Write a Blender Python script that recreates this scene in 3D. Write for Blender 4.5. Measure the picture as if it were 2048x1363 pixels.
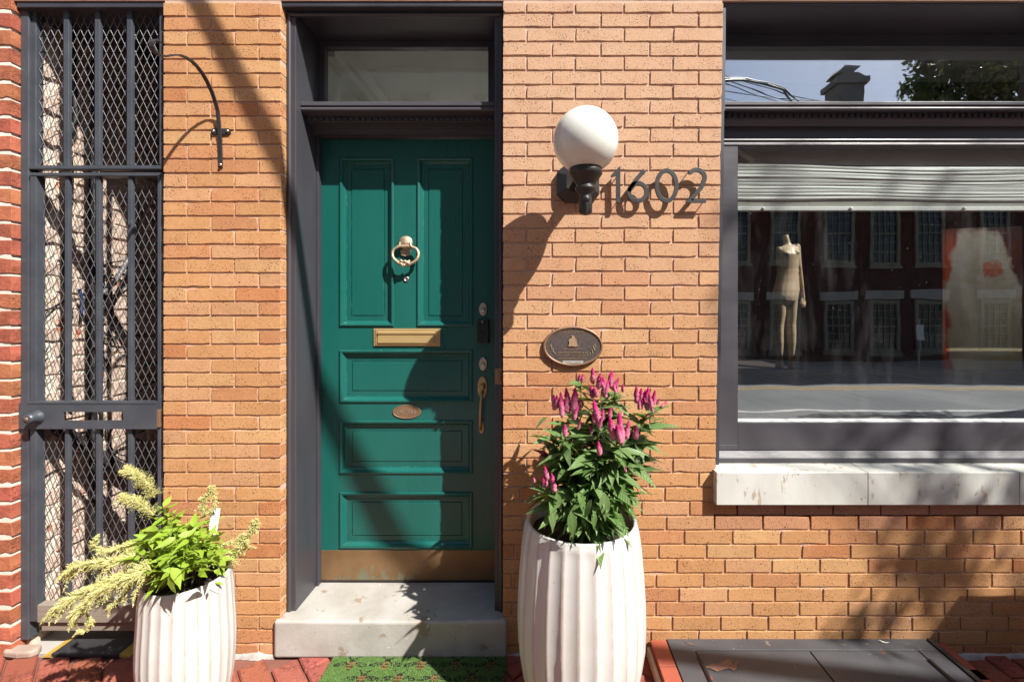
import bpy, bmesh, math, random
from mathutils import Vector, Matrix, noise

R = math.radians
rnd = random.Random(16)
scn = bpy.context.scene
COL = scn.collection
for o in list(bpy.data.objects):
    bpy.data.objects.remove(o)

# ------------------------------------------------------------------ camera, sky, sun, exposure
cam = bpy.data.cameras.new('camera')
cam.lens = 16.0
cam.sensor_width = 36.0
cam.shift_x = -54 / 2048
cam.shift_y = -54.5 / 2048
cam.clip_start = 0.05
cam.clip_end = 500
cam_o = bpy.data.objects.new('camera', cam)
cam_o.location = (0, -2.0, 1.5)
cam_o.rotation_euler = (R(90), 0, 0)
COL.objects.link(cam_o)
scn.camera = cam_o

KX, KZ = 1.20, 1.66            # sideways and vertical run of the sunlight per metre out from the wall
sun_dir = Vector((KX, -1.0, KZ)).normalized()
elev = math.asin(sun_dir.z)
azim = math.atan2(sun_dir.x, sun_dir.y)
world = bpy.data.worlds.new('World')
scn.world = world
world.use_nodes = True
wn = world.node_tree
wn.nodes.clear()
sky = wn.nodes.new('ShaderNodeTexSky')
sky.sky_type = 'NISHITA'
sky.sun_disc = False
sky.sun_elevation = elev
sky.sun_rotation = azim
sky.air_density = 1.0
sky.dust_density = 1.2
bg = wn.nodes.new('ShaderNodeBackground')
bg.inputs['Strength'].default_value = 0.068
wo = wn.nodes.new('ShaderNodeOutputWorld')
wn.links.new(sky.outputs[0], bg.inputs[0])
wn.links.new(bg.outputs[0], wo.inputs[0])

sun = bpy.data.lights.new('sun', 'SUN')
sun.energy = 5.0
sun.angle = R(0.5)
sun.color = (1.0, 0.955, 0.88)
sun_o = bpy.data.objects.new('sun', sun)
sun_o.rotation_euler = (-sun_dir).to_track_quat('-Z', 'Y').to_euler()
sun_o.location = (6, -6, 10)
COL.objects.link(sun_o)

scn.view_settings.view_transform = 'Standard'
scn.view_settings.look = 'None'
scn.view_settings.exposure = 1.08
scn.view_settings.gamma = 1.0
scn.view_settings.use_curve_mapping = False
scn.render.engine = 'CYCLES'
scn.cycles.use_denoising = True
scn.cycles.max_bounces = 8
scn.cycles.transparent_max_bounces = 24
scn.cycles.caustics_reflective = False
scn.cycles.caustics_refractive = False


# ------------------------------------------------------------------ helpers
def at(px, py, d):
    """A measured point of the photograph at depth d behind the wall face (negative: out over the pavement)."""
    s = 910.0 / (2.0 + d)
    return Vector(((px - 1078.0) / s, d, 1.5 - (py - 627.0) / s))


def tag(o, label=None, cat=None, group=None, kind=None):
    if label: o['label'] = label
    if cat: o['category'] = cat
    if group: o['group'] = group
    if kind: o['kind'] = kind
    return o


def thing(name, label, cat, loc=(0, 0, 0), group=None, kind=None):
    o = bpy.data.objects.new(name, None)
    o.location = loc
    o.empty_display_size = 0.1
    COL.objects.link(o)
    return tag(o, label, cat, group, kind)


def link(name, me, parent=None, m=None):
    o = bpy.data.objects.new(name, me)
    COL.objects.link(o)
    if parent is not None:
        o.parent = parent
        o.matrix_parent_inverse = WORLD(parent).inverted()
    if m is not None:
        o.matrix_basis = m
    return o


def WORLD(o):
    m = o.matrix_basis.copy()
    p = o
    while p.parent is not None:
        m = p.matrix_parent_inverse @ m
        p = p.parent
        m = p.matrix_basis @ m
    return m


class MB:
    """Collects simple shapes; build() links them as one mesh object."""

    def __init__(s):
        s.v, s.f, s.m, s.sm = [], [], [], []

    def add(s, verts, faces, mi=0, smooth=False):
        b = len(s.v)
        s.v.extend([tuple(p) for p in verts])
        for f in faces:
            s.f.append([i + b for i in f])
            s.m.append(mi)
            s.sm.append(smooth)
        return s

    def box(s, x0, x1, y0, y1, z0, z1, mi=0):
        v = [(x, y, z) for z in (z0, z1) for y in (y0, y1) for x in (x0, x1)]
        f = [(0, 2, 3, 1), (4, 5, 7, 6), (0, 1, 5, 4), (2, 6, 7, 3), (0, 4, 6, 2), (1, 3, 7, 5)]
        return s.add(v, f, mi)

    def prism_y(s, pts, y0, y1, mi=0, smooth=False):
        """outline pts [(x,z)...] counter-clockwise seen from the street, extruded from y0 (front) to y1"""
        n = len(pts)
        v = [(x, y0, z) for x, z in pts] + [(x, y1, z) for x, z in pts]
        s.add(v, [list(range(n)), list(range(2 * n - 1, n - 1, -1))], mi)
        s.add(v, [(i, i + n, (i + 1) % n + n, (i + 1) % n) for i in range(n)], mi, smooth)
        return s

    def prism_x(s, pts, x0, x1, mi=0):
        """outline pts [(y,z)...] extruded from x0 to x1"""
        n = len(pts)
        v = [(x0, y, z) for y, z in pts] + [(x1, y, z) for y, z in pts]
        s.add(v, [list(range(n)), list(range(2 * n - 1, n - 1, -1))] + [(i, i + n, (i + 1) % n + n, (i + 1) % n) for i in range(n)], mi)
        return s

    def prism_z(s, pts, z0, z1, mi=0):
        n = len(pts)
        v = [(x, y, z0) for x, y in pts] + [(x, y, z1) for x, y in pts]
        s.add(v, [list(range(n - 1, -1, -1)), list(range(n, 2 * n))] + [(i, (i + 1) % n, (i + 1) % n + n, i + n) for i in range(n)], mi)
        return s

    def tube(s, path, rad, n=8, mi=0, flat=None, cap=True):
        """round tube through path; rad may be a list; flat=(w,h) gives an elliptical/flat bar"""
        path = [Vector(p) for p in path]
        k = len(path)
        rs = rad if isinstance(rad, (list, tuple)) else [rad] * k
        up = Vector((0.13, 0.21, 1)).normalized()
        v, f = [], []
        prev = None
        for i, p in enumerate(path):
            t = (path[min(i + 1, k - 1)] - path[max(i - 1, 0)])
            if t.length < 1e-9: t = Vector((0, 0, 1))
            t.normalize()
            if prev is None:
                a = t.cross(up)
                if a.length < 1e-3: a = t.cross(Vector((1, 0, 0)))
            else:
                a = prev - t * prev.dot(t)
            a.normalize()
            prev = a
            b = t.cross(a)
            for j in range(n):
                an = 2 * math.pi * j / n
                fx, fy = (flat if flat else (1, 1))
                v.append(p + a * (math.cos(an) * rs[i] * fx) + b * (math.sin(an) * rs[i] * fy))
        for i in range(k - 1):
            for j in range(n):
                f.append((i * n + j, i * n + (j + 1) % n, (i + 1) * n + (j + 1) % n, (i + 1) * n + j))
        s.add(v, f, mi, True)
        if cap:
            s.add(v[:n], [list(range(n - 1, -1, -1))], mi)
            s.add(v[-n:], [list(range(n))], mi)
        return s

    def ribbon(s, path, w, th, side, mi=0):
        """flat bar along path: width w along vector side, thickness th across"""
        path = [Vector(p) for p in path]
        side = Vector(side).normalized()
        k = len(path)
        v, f = [], []
        for i, p in enumerate(path):
            t = (path[min(i + 1, k - 1)] - path[max(i - 1, 0)]).normalized()
            nn = t.cross(side).normalized()
            for a, b in ((-1, -1), (1, -1), (1, 1), (-1, 1)):
                v.append(p + side * (a * w / 2) + nn * (b * th / 2))
        for i in range(k - 1):
            for j in range(4):
                f.append((i * 4 + j, i * 4 + (j + 1) % 4, (i + 1) * 4 + (j + 1) % 4, (i + 1) * 4 + j))
        f.append((3, 2, 1, 0))
        f.append(tuple((k - 1) * 4 + j for j in range(4)))
        return s.add(v, f, mi)

    def lathe(s, prof, c=(0, 0, 0), n=24, mi=0, axis='z', smooth=True, rfun=None):
        """prof [(r,h)...] turned about an axis through c"""
        c = Vector(c)
        v, f = [], []
        for r, h in prof:
            for j in range(n):
                a = 2 * math.pi * j / n
                rr = r * (rfun(a, h) if rfun else 1)
                if axis == 'z':
                    v.append(c + Vector((rr * math.cos(a), rr * math.sin(a), h)))
                else:                      # towards the street
                    v.append(c + Vector((rr * math.cos(a), -h, rr * math.sin(a))))
        k = len(prof)
        for i in range(k - 1):
            for j in range(n):
                q = (i * n + j, i * n + (j + 1) % n, (i + 1) * n + (j + 1) % n, (i + 1) * n + j)
                f.append(q)
        s.add(v, f, mi, smooth)
        if prof[0][0] > 1e-5: s.add(v[:n], [list(range(n - 1, -1, -1))], mi)
        if prof[-1][0] > 1e-5: s.add(v[-n:], [list(range(n))], mi)
        return s

    def mesh(s, name, mats):
        me = bpy.data.meshes.new(name)
        me.from_pydata(s.v, [], s.f)
        for m in mats: me.materials.append(m)
        me.polygons.foreach_set('material_index', s.m)
        me.polygons.foreach_set('use_smooth', s.sm)
        me.update()
        return me

    def fix(s, me):
        bm = bmesh.new()
        bm.from_mesh(me)
        bmesh.ops.recalc_face_normals(bm, faces=bm.faces)
        bm.to_mesh(me)
        bm.free()

    def build(s, name, mats, parent=None, bevel=0, weld=False, fix=True):
        if not isinstance(mats, (list, tuple)): mats = [mats]
        me = s.mesh(name, mats)
        if fix: s.fix(me)
        o = link(name, me, parent)
        if bevel:
            b = o.modifiers.new('bevel', 'BEVEL')
            b.width = bevel
            b.segments = 2
            b.limit_method = 'ANGLE'
            b.angle_limit = R(35)
        return o


# ------------------------------------------------------------------ materials
MATS = {}


class NT:
    def __init__(s, name):
        s.mat = bpy.data.materials.new(name)
        s.mat.use_nodes = True
        s.t = s.mat.node_tree
        s.t.nodes.clear()
        s.out = s.n('OutputMaterial')
        s.pos = s.n('NewGeometry').outputs['Position']

    def n(s, kind, **kw):
        nd = s.t.nodes.new('ShaderNode' + kind)
        for k, val in kw.items():
            if hasattr(nd, k):
                setattr(nd, k, val)
        return nd

    def l(s, a, b):
        s.t.links.new(a, b)

    def coord(s, sc=(1, 1, 1), src=None):
        m = s.n('Mapping')
        s.l(src or s.pos, m.inputs['Vector'])
        m.inputs['Scale'].default_value = sc
        return m.outputs[0]

    def noise(s, scale, detail=4, rough=0.55, vec=None, dist=0.0):
        nd = s.n('TexNoise')
        nd.inputs['Scale'].default_value = scale
        nd.inputs['Detail'].default_value = detail
        nd.inputs['Roughness'].default_value = rough
        nd.inputs['Distortion'].default_value = dist
        s.l(vec or s.pos, nd.inputs['Vector'])
        return nd.outputs['Fac']

    def ramp(s, fac, a, b, lo=0.0, hi=1.0):
        nd = s.n('MapRange')
        nd.clamp = True
        nd.inputs['From Min'].default_value = a
        nd.inputs['From Max'].default_value = b
        nd.inputs['To Min'].default_value = lo
        nd.inputs['To Max'].default_value = hi
        s.l(fac, nd.inputs['Value'])
        return nd.outputs[0]

    def mix(s, fac, a, b, mode='MIX'):
        nd = s.n('Mix', data_type='RGBA', blend_type=mode)
        for sock, val in ((nd.inputs[0], fac), (nd.inputs[6], a), (nd.inputs[7], b)):
            if isinstance(val, (int, float)):
                sock.default_value = val
            elif isinstance(val, tuple):
                sock.default_value = (*val[:3], 1)
            else:
                s.l(val, sock)
        return nd.outputs[2]

    def math(s, op, a, b=0.0):
        nd = s.n('Math', operation=op)
        for sock, val in ((nd.inputs[0], a), (nd.inputs[1], b)):
            if isinstance(val, (int, float)): sock.default_value = val
            else: s.l(val, sock)
        return nd.outputs[0]

    def bump(s, h, strength=0.3, dist=0.002):
        b = s.n('Bump')
        b.inputs['Strength'].default_value = strength
        b.inputs['Distance'].default_value = dist
        s.l(h, b.inputs['Height'])
        return b.outputs[0]

    def bsdf(s, color, rough=0.5, metal=0.0, spec=0.5, normal=None, coat=0.0, sub=None, trans=None):
        p = s.n('BsdfPrincipled')
        if isinstance(color, tuple): p.inputs['Base Color'].default_value = (*color[:3], 1)
        else: s.l(color, p.inputs['Base Color'])
        if isinstance(rough, (int, float)): p.inputs['Roughness'].default_value = rough
        else: s.l(rough, p.inputs['Roughness'])
        p.inputs['Metallic'].default_value = metal
        p.inputs['Specular IOR Level'].default_value = spec
        if coat: p.inputs['Coat Weight'].default_value = coat
        if normal is not None: s.l(normal, p.inputs['Normal'])
        return p

    def finish(s, shader):
        s.l(shader.outputs[0] if hasattr(shader, 'outputs') else shader, s.out.inputs['Surface'])
        MATS[s.mat.name] = s.mat
        return s.mat


def worn(name, c1, c2, scale=6, rough=0.5, bump=0.15, bscale=120, spots=None, metal=0.0, spec=0.5, stretch=(1, 1, 1), coat=0, bdist=0.002, scratch=None, edge=None):
    """two colours mixed by a broad noise, fine grain relief, optional spots (colour, scale, threshold) and scratches"""
    t = NT(name)
    v = t.coord(stretch)
    big = t.noise(scale, 6, 0.6, v)
    col = t.mix(t.ramp(big, 0.35, 0.65), c1, c2)
    if spots:
        for sc, ss, th in spots:
            col = t.mix(t.ramp(t.noise(ss, 3, 0.6), th, th + 0.05), col, sc)
    if scratch:
        sc, ss, th = scratch
        col = t.mix(t.ramp(t.noise(ss, 4, 0.7, t.coord((1, 1, 0.25))), th, th + 0.02), col, sc)
    if edge:                                     # paint rubbed through along the arrises
        ec, er, eth = edge
        bv_ = t.n('Bevel', samples=4)
        bv_.inputs['Radius'].default_value = er
        dt = t.n('VectorMath', operation='DOT_PRODUCT')
        t.l(bv_.outputs[0], dt.inputs[0])
        t.l(t.n('NewGeometry').outputs['Normal'], dt.inputs[1])
        em_ = t.math('MULTIPLY', t.ramp(dt.outputs['Value'], 0.97, 0.80, 0, 1), t.ramp(t.noise(34, 5, 0.7), eth, eth + .10))
        col = t.mix(t.math('MULTIPLY', em_, .75), col, ec)
    fine = t.noise(bscale, 4, 0.6, v)
    rg = t.ramp(big, 0.3, 0.7, max(0.02, rough - 0.08), min(1, rough + 0.08))
    return t.finish(t.bsdf(col, rg, metal, spec, t.bump(fine, bump, bdist), coat))


def brick_mat(name, tone_from, base_mul=(1, 1, 1), speck=(0.07, 0.025, 0.015), amount=1.0):
    t = NT(name)
    if tone_from == 'object':
        tone = t.n('ObjectInfo').outputs['Color']
    else:
        a = t.n('Attribute')
        a.attribute_name = 'tone'
        tone = a.outputs['Color']
    cloud = t.noise(9, 5, 0.65)
    col = t.mix(t.ramp(cloud, 0.25, 0.8, 0.0, 0.35), tone, (0.30, 0.105, 0.035))
    pale = t.noise(14, 4, 0.6, t.coord((1, 1, 1.7)))
    col = t.mix(t.ramp(pale, 0.55, 0.8, 0.0, 0.35), col, (0.60, 0.36, 0.19))
    grain = t.noise(420, 3, 0.7)
    col = t.mix(t.ramp(grain, 0.3, 0.75, 0.0, 0.26 * amount), col, (0.22, 0.09, 0.035))
    # iron spots: dense fine specks and sparse larger ones
    dens = t.ramp(t.noise(13, 3, 0.6), 0.35, 0.65, -0.045, 0.035)
    sp = t.noise(165, 2.0, 0.5, t.coord((1, 1, 1.25)))
    spm = t.ramp(t.math('ADD', sp, dens), 0.60, 0.64)
    col = t.mix(t.math('MULTIPLY', spm, 0.85 * amount), col, speck)
    sp2 = t.noise(68, 1.5, 0.5)
    col = t.mix(t.ramp(sp2, 0.70, 0.735, 0.0, 0.85 * amount), col, speck)
    # rusty run-down streaks high on the wall and sooty blooms
    zz_ = t.n('SeparateXYZ')
    t.l(t.pos, zz_.inputs[0])
    run = t.math('MULTIPLY', t.ramp(t.noise(30, 3, 0.6, t.coord((1, 1, 0.06))), 0.60, 0.68), t.ramp(zz_.outputs['Z'], 2.2, 2.75, 0, 0.30))
    col = t.mix(run, col, (0.34, 0.15, 0.06))
    col = t.mix(t.ramp(t.noise(3.1, 5, 0.65), 0.62, 0.78, 0, 0.32), col, (0.20, 0.10, 0.06))
    h = t.math('ADD', t.math('MULTIPLY', grain, 0.5), t.math('MULTIPLY', t.noise(70, 4, 0.6), 1.0))
    h = t.math('SUBTRACT', h, t.math('MULTIPLY', spm, 0.7))
    return t.finish(t.bsdf(col, 0.85, 0, 0.25, t.bump(h, 0.45, 0.0025)))


def mortar_mat(name, c1, c2):
    return worn(name, c1, c2, 7, 0.95, 0.6, 260, spots=[((c1[0] * .5, c1[1] * .45, c1[2] * .42), 90, 0.68)], spec=0.15, bdist=0.004)


m_brick = brick_mat('iron_spot_brick', 'object')
m_brick_s = brick_mat('iron_spot_brick_joined', 'attr')
m_mortar = mortar_mat('pinkish_mortar', (0.56, 0.40, 0.32), (0.50, 0.34, 0.26))
m_mortar_white = mortar_mat('white_mortar', (0.72, 0.66, 0.58), (0.6, 0.52, 0.44))


def redbrick_mat(name, limewash=0.0):
    t = NT(name)
    tone = t.n('ObjectInfo').outputs['Color']
    col = t.mix(t.ramp(t.noise(16, 5, 0.65), 0.3, 0.75, 0, 0.55), tone, (0.19, 0.035, 0.02))
    col = t.mix(t.ramp(t.noise(300, 3, 0.6), 0.4, 0.8, 0, 0.35), col, (0.55, 0.22, 0.13))
    crack = t.noise(38, 5, 0.7, t.coord((1, 1, 3.2)), 1.2)
    ck = t.math('MULTIPLY', t.ramp(t.math('ABSOLUTE', t.math('SUBTRACT', crack, 0.5)), 0.0, 0.018, 1, 0), t.ramp(t.noise(11, 2), 0.5, 0.6))
    col = t.mix(t.math('MULTIPLY', ck, 0.8), col, (0.05, 0.015, 0.01))
    if limewash:
        wash = t.ramp(t.noise(13, 6, 0.72), 0.52 - limewash, 0.57 - limewash + 0.03)
        wcol = t.mix(t.ramp(t.noise(40, 5, 0.7), 0.35, 0.65), (0.68, 0.55, 0.45), (0.58, 0.43, 0.35))
        col = t.mix(wash, col, wcol)
    h = t.math('SUBTRACT', t.noise(55, 6, 0.7), t.math('MULTIPLY', ck, 0.8))
    return t.finish(t.bsdf(col, 0.9, 0, 0.2, t.bump(h, 0.8, 0.006)))


m_redbrick = redbrick_mat('rough_red_brick')
m_alley_brick = redbrick_mat('limewashed_brick', 0.17)

DARK = (0.040, 0.039, 0.048)
m_dark = worn('charcoal_gloss_paint', DARK, (0.050, 0.048, 0.057), 5, 0.38, 0.22, 70, edge=((0.24, 0.23, 0.23), .003, .58), spots=[((0.25, 0.22, 0.2), 160, 0.775)], stretch=(1, 1, 0.3), spec=0.5)
m_dark_worn_glare = worn('worn_glare_charcoal_paint', (0.056, 0.053, 0.064), (0.072, 0.068, 0.077), 6, 0.42, 0.25, 60, spots=[((0.42, 0.39, 0.36), 75, 0.755)], stretch=(0.25, 1, 1), scratch=((0.4, 0.37, 0.34), 60, 0.74))  # lighter base puts sun and sky glare into the cornice colour; spots are wear
m_putty = worn('flaking_white_putty', (0.62, 0.62, 0.6), (0.3, 0.3, 0.31), 22, 0.6, 0.4, 140)
m_green = worn('green_door_paint', (0.006, 0.086, 0.072), (0.009, 0.100, 0.084), 4, 0.30, 0.25, 75, spots=[((0.35, 0.5, 0.42), 95, 0.76)], stretch=(1, 1, 0.18), spec=0.5, edge=((0.14, 0.28, 0.24), .003, .54))
m_brass = worn('polished_brass', (0.52, 0.37, 0.17), (0.44, 0.30, 0.13), 20, 0.38, 0.05, 200, metal=0.45, stretch=(0.3, 1, 1))
m_bronze = worn('old_bronze', (0.27, 0.16, 0.095), (0.20, 0.115, 0.07), 22, 0.45, 0.1, 300, metal=0.35)
m_letter = worn('rubbed_bronze_letters', (0.42, 0.28, 0.17), (0.34, 0.22, 0.13), 60, 0.45, 0.1, 300, metal=0.3)
m_bronze_dark = worn('dark_plaque_field', (0.050, 0.036, 0.034), (0.075, 0.052, 0.047), 60, 0.6, 0.5, 500, metal=0.0)
m_nickel = worn('worn_nickel', (0.55, 0.50, 0.42), (0.36, 0.32, 0.27), 30, 0.4, 0.2, 300, metal=1.0)
m_knocker = worn('weathered_knocker_metal', (0.60, 0.48, 0.33), (0.34, 0.25, 0.17), 70, 0.5, 0.6, 260, metal=0.75)
m_black_metal = worn('black_powder_coat', (0.013, 0.012, 0.012), (0.020, 0.018, 0.017), 18, 0.42, 0.12, 400)
m_num = worn('dark_grey_metal', (0.020, 0.018, 0.019), (0.027, 0.024, 0.025), 30, 0.5, 0.1, 400)
m_gate = worn('dark_blue_grey_steel', (0.045, 0.051, 0.063), (0.060, 0.066, 0.078), 9, 0.42, 0.12, 120, spots=[((0.2, 0.16, 0.13), 110, 0.76)], metal=0.0)
m_mesh = worn('galvanised_mesh', (0.20, 0.20, 0.21), (0.13, 0.13, 0.14), 30, 0.4, 0.1, 200, metal=0.5)
m_step = worn('worn_marble', (0.41, 0.395, 0.37), (0.31, 0.285, 0.255), 5, 0.6, 0.3, 60, spots=[((0.27, 0.205, 0.15), 11, 0.64), ((0.12, 0.10, 0.08), 48, 0.70), ((0.52, 0.5, 0.47), 26, 0.68)], bdist=0.003)
m_sill = worn('grey_white_marble', (0.54, 0.545, 0.51), (0.45, 0.445, 0.405), 6, 0.55, 0.2, 90, spots=[((0.30, 0.24, 0.19), 24, 0.66), ((0.18, 0.13, 0.1), 95, 0.70)], stretch=(1, 1, 0.45), scratch=((0.36, 0.30, 0.24), 26, 0.60))
m_glaze = worn('white_glaze', (0.74, 0.70, 0.65), (0.70, 0.66, 0.61), 10, 0.34, 0.05, 60, spec=0.5)
m_soil = worn('potting_soil', (0.018, 0.012, 0.009), (0.035, 0.024, 0.018), 60, 0.95, 1.0, 120, bdist=0.02)
m_wood_old = worn('weathered_timber', (0.24, 0.20, 0.16), (0.17, 0.14, 0.11), 5, 0.85, 0.5, 60, stretch=(0.12, 1, 3), bdist=0.003)
m_hatch = worn('black_hatch_paint', (0.050, 0.052, 0.058), (0.066, 0.066, 0.072), 5, 0.45, 0.15, 70, spots=[((0.16, 0.13, 0.10), 34, 0.66), ((0.3, 0.27, 0.2), 110, 0.72), ((0.16, 0.07, 0.04), 17, 0.70)])
m_tile = worn('red_clay_tile', (0.34, 0.085, 0.050), (0.27, 0.07, 0.045), 9, 0.5, 0.25, 90, spots=[((0.5, 0.4, 0.33), 100, 0.75)])
m_rubber = worn('black_rubber', (0.018, 0.018, 0.020), (0.025, 0.025, 0.028), 20, 0.6, 1.0, 330, bdist=0.006)
m_yellow = worn('yellow_edge', (0.55, 0.36, 0.06), (0.42, 0.27, 0.05), 20, 0.6, 0.2, 100)
m_white_paint = worn('white_paint_strip', (0.46, 0.44, 0.42), (0.32, 0.28, 0.26), 18, 0.7, 0.5, 80)
m_asphalt = worn('asphalt', (0.235, 0.24, 0.25), (0.19, 0.195, 0.205), 0.6, 0.85, 0.5, 60, spots=[((0.28, 0.28, 0.28), 140, 0.68)], bdist=0.006)
m_line_white = worn('road_line_white', (0.75, 0.75, 0.72), (0.6, 0.6, 0.58), 5, 0.7, 0.2, 60)
m_line_yellow = worn('road_line_yellow', (0.62, 0.37, 0.06), (0.5, 0.3, 0.05), 5, 0.7, 0.2, 60)
m_concrete = worn('concrete', (0.38, 0.36, 0.33), (0.3, 0.28, 0.26), 2, 0.9, 0.4, 60)
m_farbrick = worn('far_red_brick', (0.10, 0.032, 0.022), (0.07, 0.024, 0.018), 3, 0.9, 0.3, 12)
m_cream = worn('cream_paint', (0.26, 0.23, 0.165), (0.21, 0.19, 0.14), 4, 0.6, 0.1, 30)
m_render = worn('grey_stucco', (0.42, 0.40, 0.36), (0.36, 0.34, 0.31), 2, 0.9, 0.3, 40)
m_slate = worn('slate_roof', (0.08, 0.08, 0.085), (0.05, 0.05, 0.055), 3, 0.8, 0.3, 20)
m_chim = worn('grey_chimney_render', (0.17, 0.16, 0.15), (0.13, 0.12, 0.11), 2, 0.9, 0.3, 20)
m_farglass = worn('far_window_glass', (0.02, 0.025, 0.04), (0.012, 0.015, 0.025), 2, 0.1, 0.0, 10, spec=0.8)
m_pave = worn('worn_clay_paving', (0.20, 0.075, 0.05), (0.15, 0.06, 0.045), 8, 0.85, 0.4, 60)
m_plinth = worn('pinkish_plinth_stone', (0.36, 0.27, 0.22), (0.28, 0.2, 0.16), 9, 0.8, 0.5, 60)
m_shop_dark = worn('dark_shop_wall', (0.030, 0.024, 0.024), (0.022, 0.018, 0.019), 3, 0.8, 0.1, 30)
m_floor_dark = worn('dark_wood_floor', (0.055, 0.042, 0.034), (0.040, 0.03, 0.026), 3, 0.5, 0.1, 30, stretch=(4, 0.3, 1))
m_hall = worn('pale_hall_paint', (0.82, 0.80, 0.75), (0.78, 0.76, 0.71), 2, 0.8, 0.05, 30)
m_header = worn('pale_valance', (0.56, 0.55, 0.50), (0.5, 0.49, 0.45), 3, 0.8, 0.05, 30)
m_blind = worn('white_blind_fabric', (0.87, 0.87, 0.86), (0.82, 0.82, 0.81), 9, 0.7, 0.15, 160, stretch=(0.2, 1, 1))
m_blind_grey = worn('grey_blind_lining', (0.40, 0.38, 0.35), (0.34, 0.32, 0.30), 4, 0.8, 0.1, 100)
m_mannequin = worn('mannequin_plastic', (0.30, 0.225, 0.15), (0.28, 0.21, 0.14), 4, 0.45, 0.03, 60)
m_cable = worn('black_cable', (0.012, 0.012, 0.013), (0.022, 0.022, 0.024), 30, 0.5, 0.1, 200)
m_cable_grey = worn('grey_cable', (0.16, 0.16, 0.17), (0.11, 0.11, 0.12), 30, 0.5, 0.1, 200)
m_cable_blue = worn('blue_cable', (0.02, 0.04, 0.12), (0.02, 0.03, 0.10), 30, 0.5, 0.1, 200)
m_bark = worn('tree_bark', (0.12, 0.095, 0.07), (0.07, 0.055, 0.04), 9, 0.9, 0.8, 40, stretch=(1, 1, 0.2), bdist=0.02)
m_stem = worn('green_stem', (0.10, 0.13, 0.04), (0.12, 0.06, 0.035), 30, 0.6, 0.1, 100)
m_tag = worn('white_plastic_tag', (0.78, 0.78, 0.76), (0.72, 0.72, 0.70), 20, 0.5, 0.02, 50)
m_ink = worn('printed_ink', (0.12, 0.12, 0.13), (0.16, 0.16, 0.17), 40, 0.6, 0.02, 50)
m_tape = worn('masking_tape', (0.50, 0.47, 0.37), (0.44, 0.41, 0.33), 20, 0.6, 0.1, 100)
m_label_strip = worn('engraved_steel_strip', (0.62, 0.60, 0.54), (0.50, 0.48, 0.43), 60, 0.45, 0.1, 300, metal=0.6)
m_dryleaf = worn('dry_leaf', (0.21, 0.12, 0.08), (0.15, 0.08, 0.055), 60, 0.7, 0.3, 200)
m_redleaf = worn('red_leaf', (0.42, 0.07, 0.035), (0.3, 0.05, 0.03), 60, 0.6, 0.3, 200)
m_coat_black = worn('keypad_plastic', (0.008, 0.008, 0.009), (0.012, 0.012, 0.013), 20, 0.3, 0.02, 50)


def kick_mat():
    t = NT('tarnished_kick_plate')
    base = t.mix(t.ramp(t.noise(9, 5, 0.6), 0.35, 0.65), (0.26, 0.155, 0.075), (0.20, 0.12, 0.06))
    sep = t.n('SeparateXYZ')
    t.l(t.pos, sep.inputs[0])
    low = t.ramp(sep.outputs['Z'], 0.18, 0.29, 0.12, -0.12)
    sides = t.ramp(t.math('ABSOLUTE', t.math('ADD', sep.outputs['X'], 0.86)), 0.1, 0.3, 0.06, -0.1)
    v = t.math('ADD', t.math('ADD', t.noise(22, 5, 0.65, t.coord((1, 1, 0.6))), low), sides)
    col = t.mix(t.ramp(v, 0.60, 0.72, 0, 0.55), base, (0.17, 0.25, 0.18))
    p = t.bsdf(col, 0.48, 0.55, 0.4, t.bump(t.noise(160, 3), 0.12, 0.002))
    return t.finish(p)


m_kick = kick_mat()


def glass_mat(name, floor=0.20, tint=(0.95, 0.97, 0.96), wav=0.0008):
    t = NT(name)
    lw = t.n('LayerWeight')
    lw.inputs['Blend'].default_value = 0.5
    fac = t.math('ADD', t.math('MULTIPLY', t.math('POWER', lw.outputs['Facing'], 4.0), 0.6), floor)
    gl = t.n('BsdfGlossy')
    gl.inputs['Roughness'].default_value = 0.0
    gl.inputs['Color'].default_value = (0.95, 0.97, 1, 1)
    b = t.bump(t.noise(2.2, 2, 0.4, t.coord((0.7, 1, 2.0))), 1.0, wav)
    t.l(b, gl.inputs['Normal'])
    tr = t.n('BsdfTransparent')
    tr.inputs['Color'].default_value = (*tint, 1)
    mx = t.n('MixShader')
    t.l(fac, mx.inputs[0])
    t.l(tr.outputs[0], mx.inputs[1])
    t.l(gl.outputs[0], mx.inputs[2])
    # dried specks and streaks of dirt on the pane
    df = t.n('BsdfDiffuse')
    df.inputs['Color'].default_value = (0.5, 0.5, 0.5, 1)
    sp = t.ramp(t.noise(120, 1.5, 0.5), 0.775, 0.80, 0, 0.55)
    st = t.math('MULTIPLY', t.ramp(t.noise(3.5, 5, 0.7, t.coord((1.6, 1, 0.35))), 0.5, 0.8), 0.05)
    mx2 = t.n('MixShader')
    t.l(t.math('ADD', sp, st), mx2.inputs[0])
    t.l(mx.outputs[0], mx2.inputs[1])
    t.l(df.outputs[0], mx2.inputs[2])
    return t.finish(mx2)


m_glass = glass_mat('shop_window_glass', 0.165)
m_glass_hi = glass_mat('transom_glass', 0.09)
m_glass_up = glass_mat('upper_window_glass', 0.36)


def globe_mat():
    t = NT('opal_glass_globe')
    p = t.bsdf((0.66, 0.665, 0.62), 0.16, 0, 0.5)
    p.inputs['Subsurface Weight'].default_value = 0.35
    p.inputs['Subsurface Radius'].default_value = (0.05, 0.045, 0.04)
    return t.finish(p)


m_globe = globe_mat()


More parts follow.
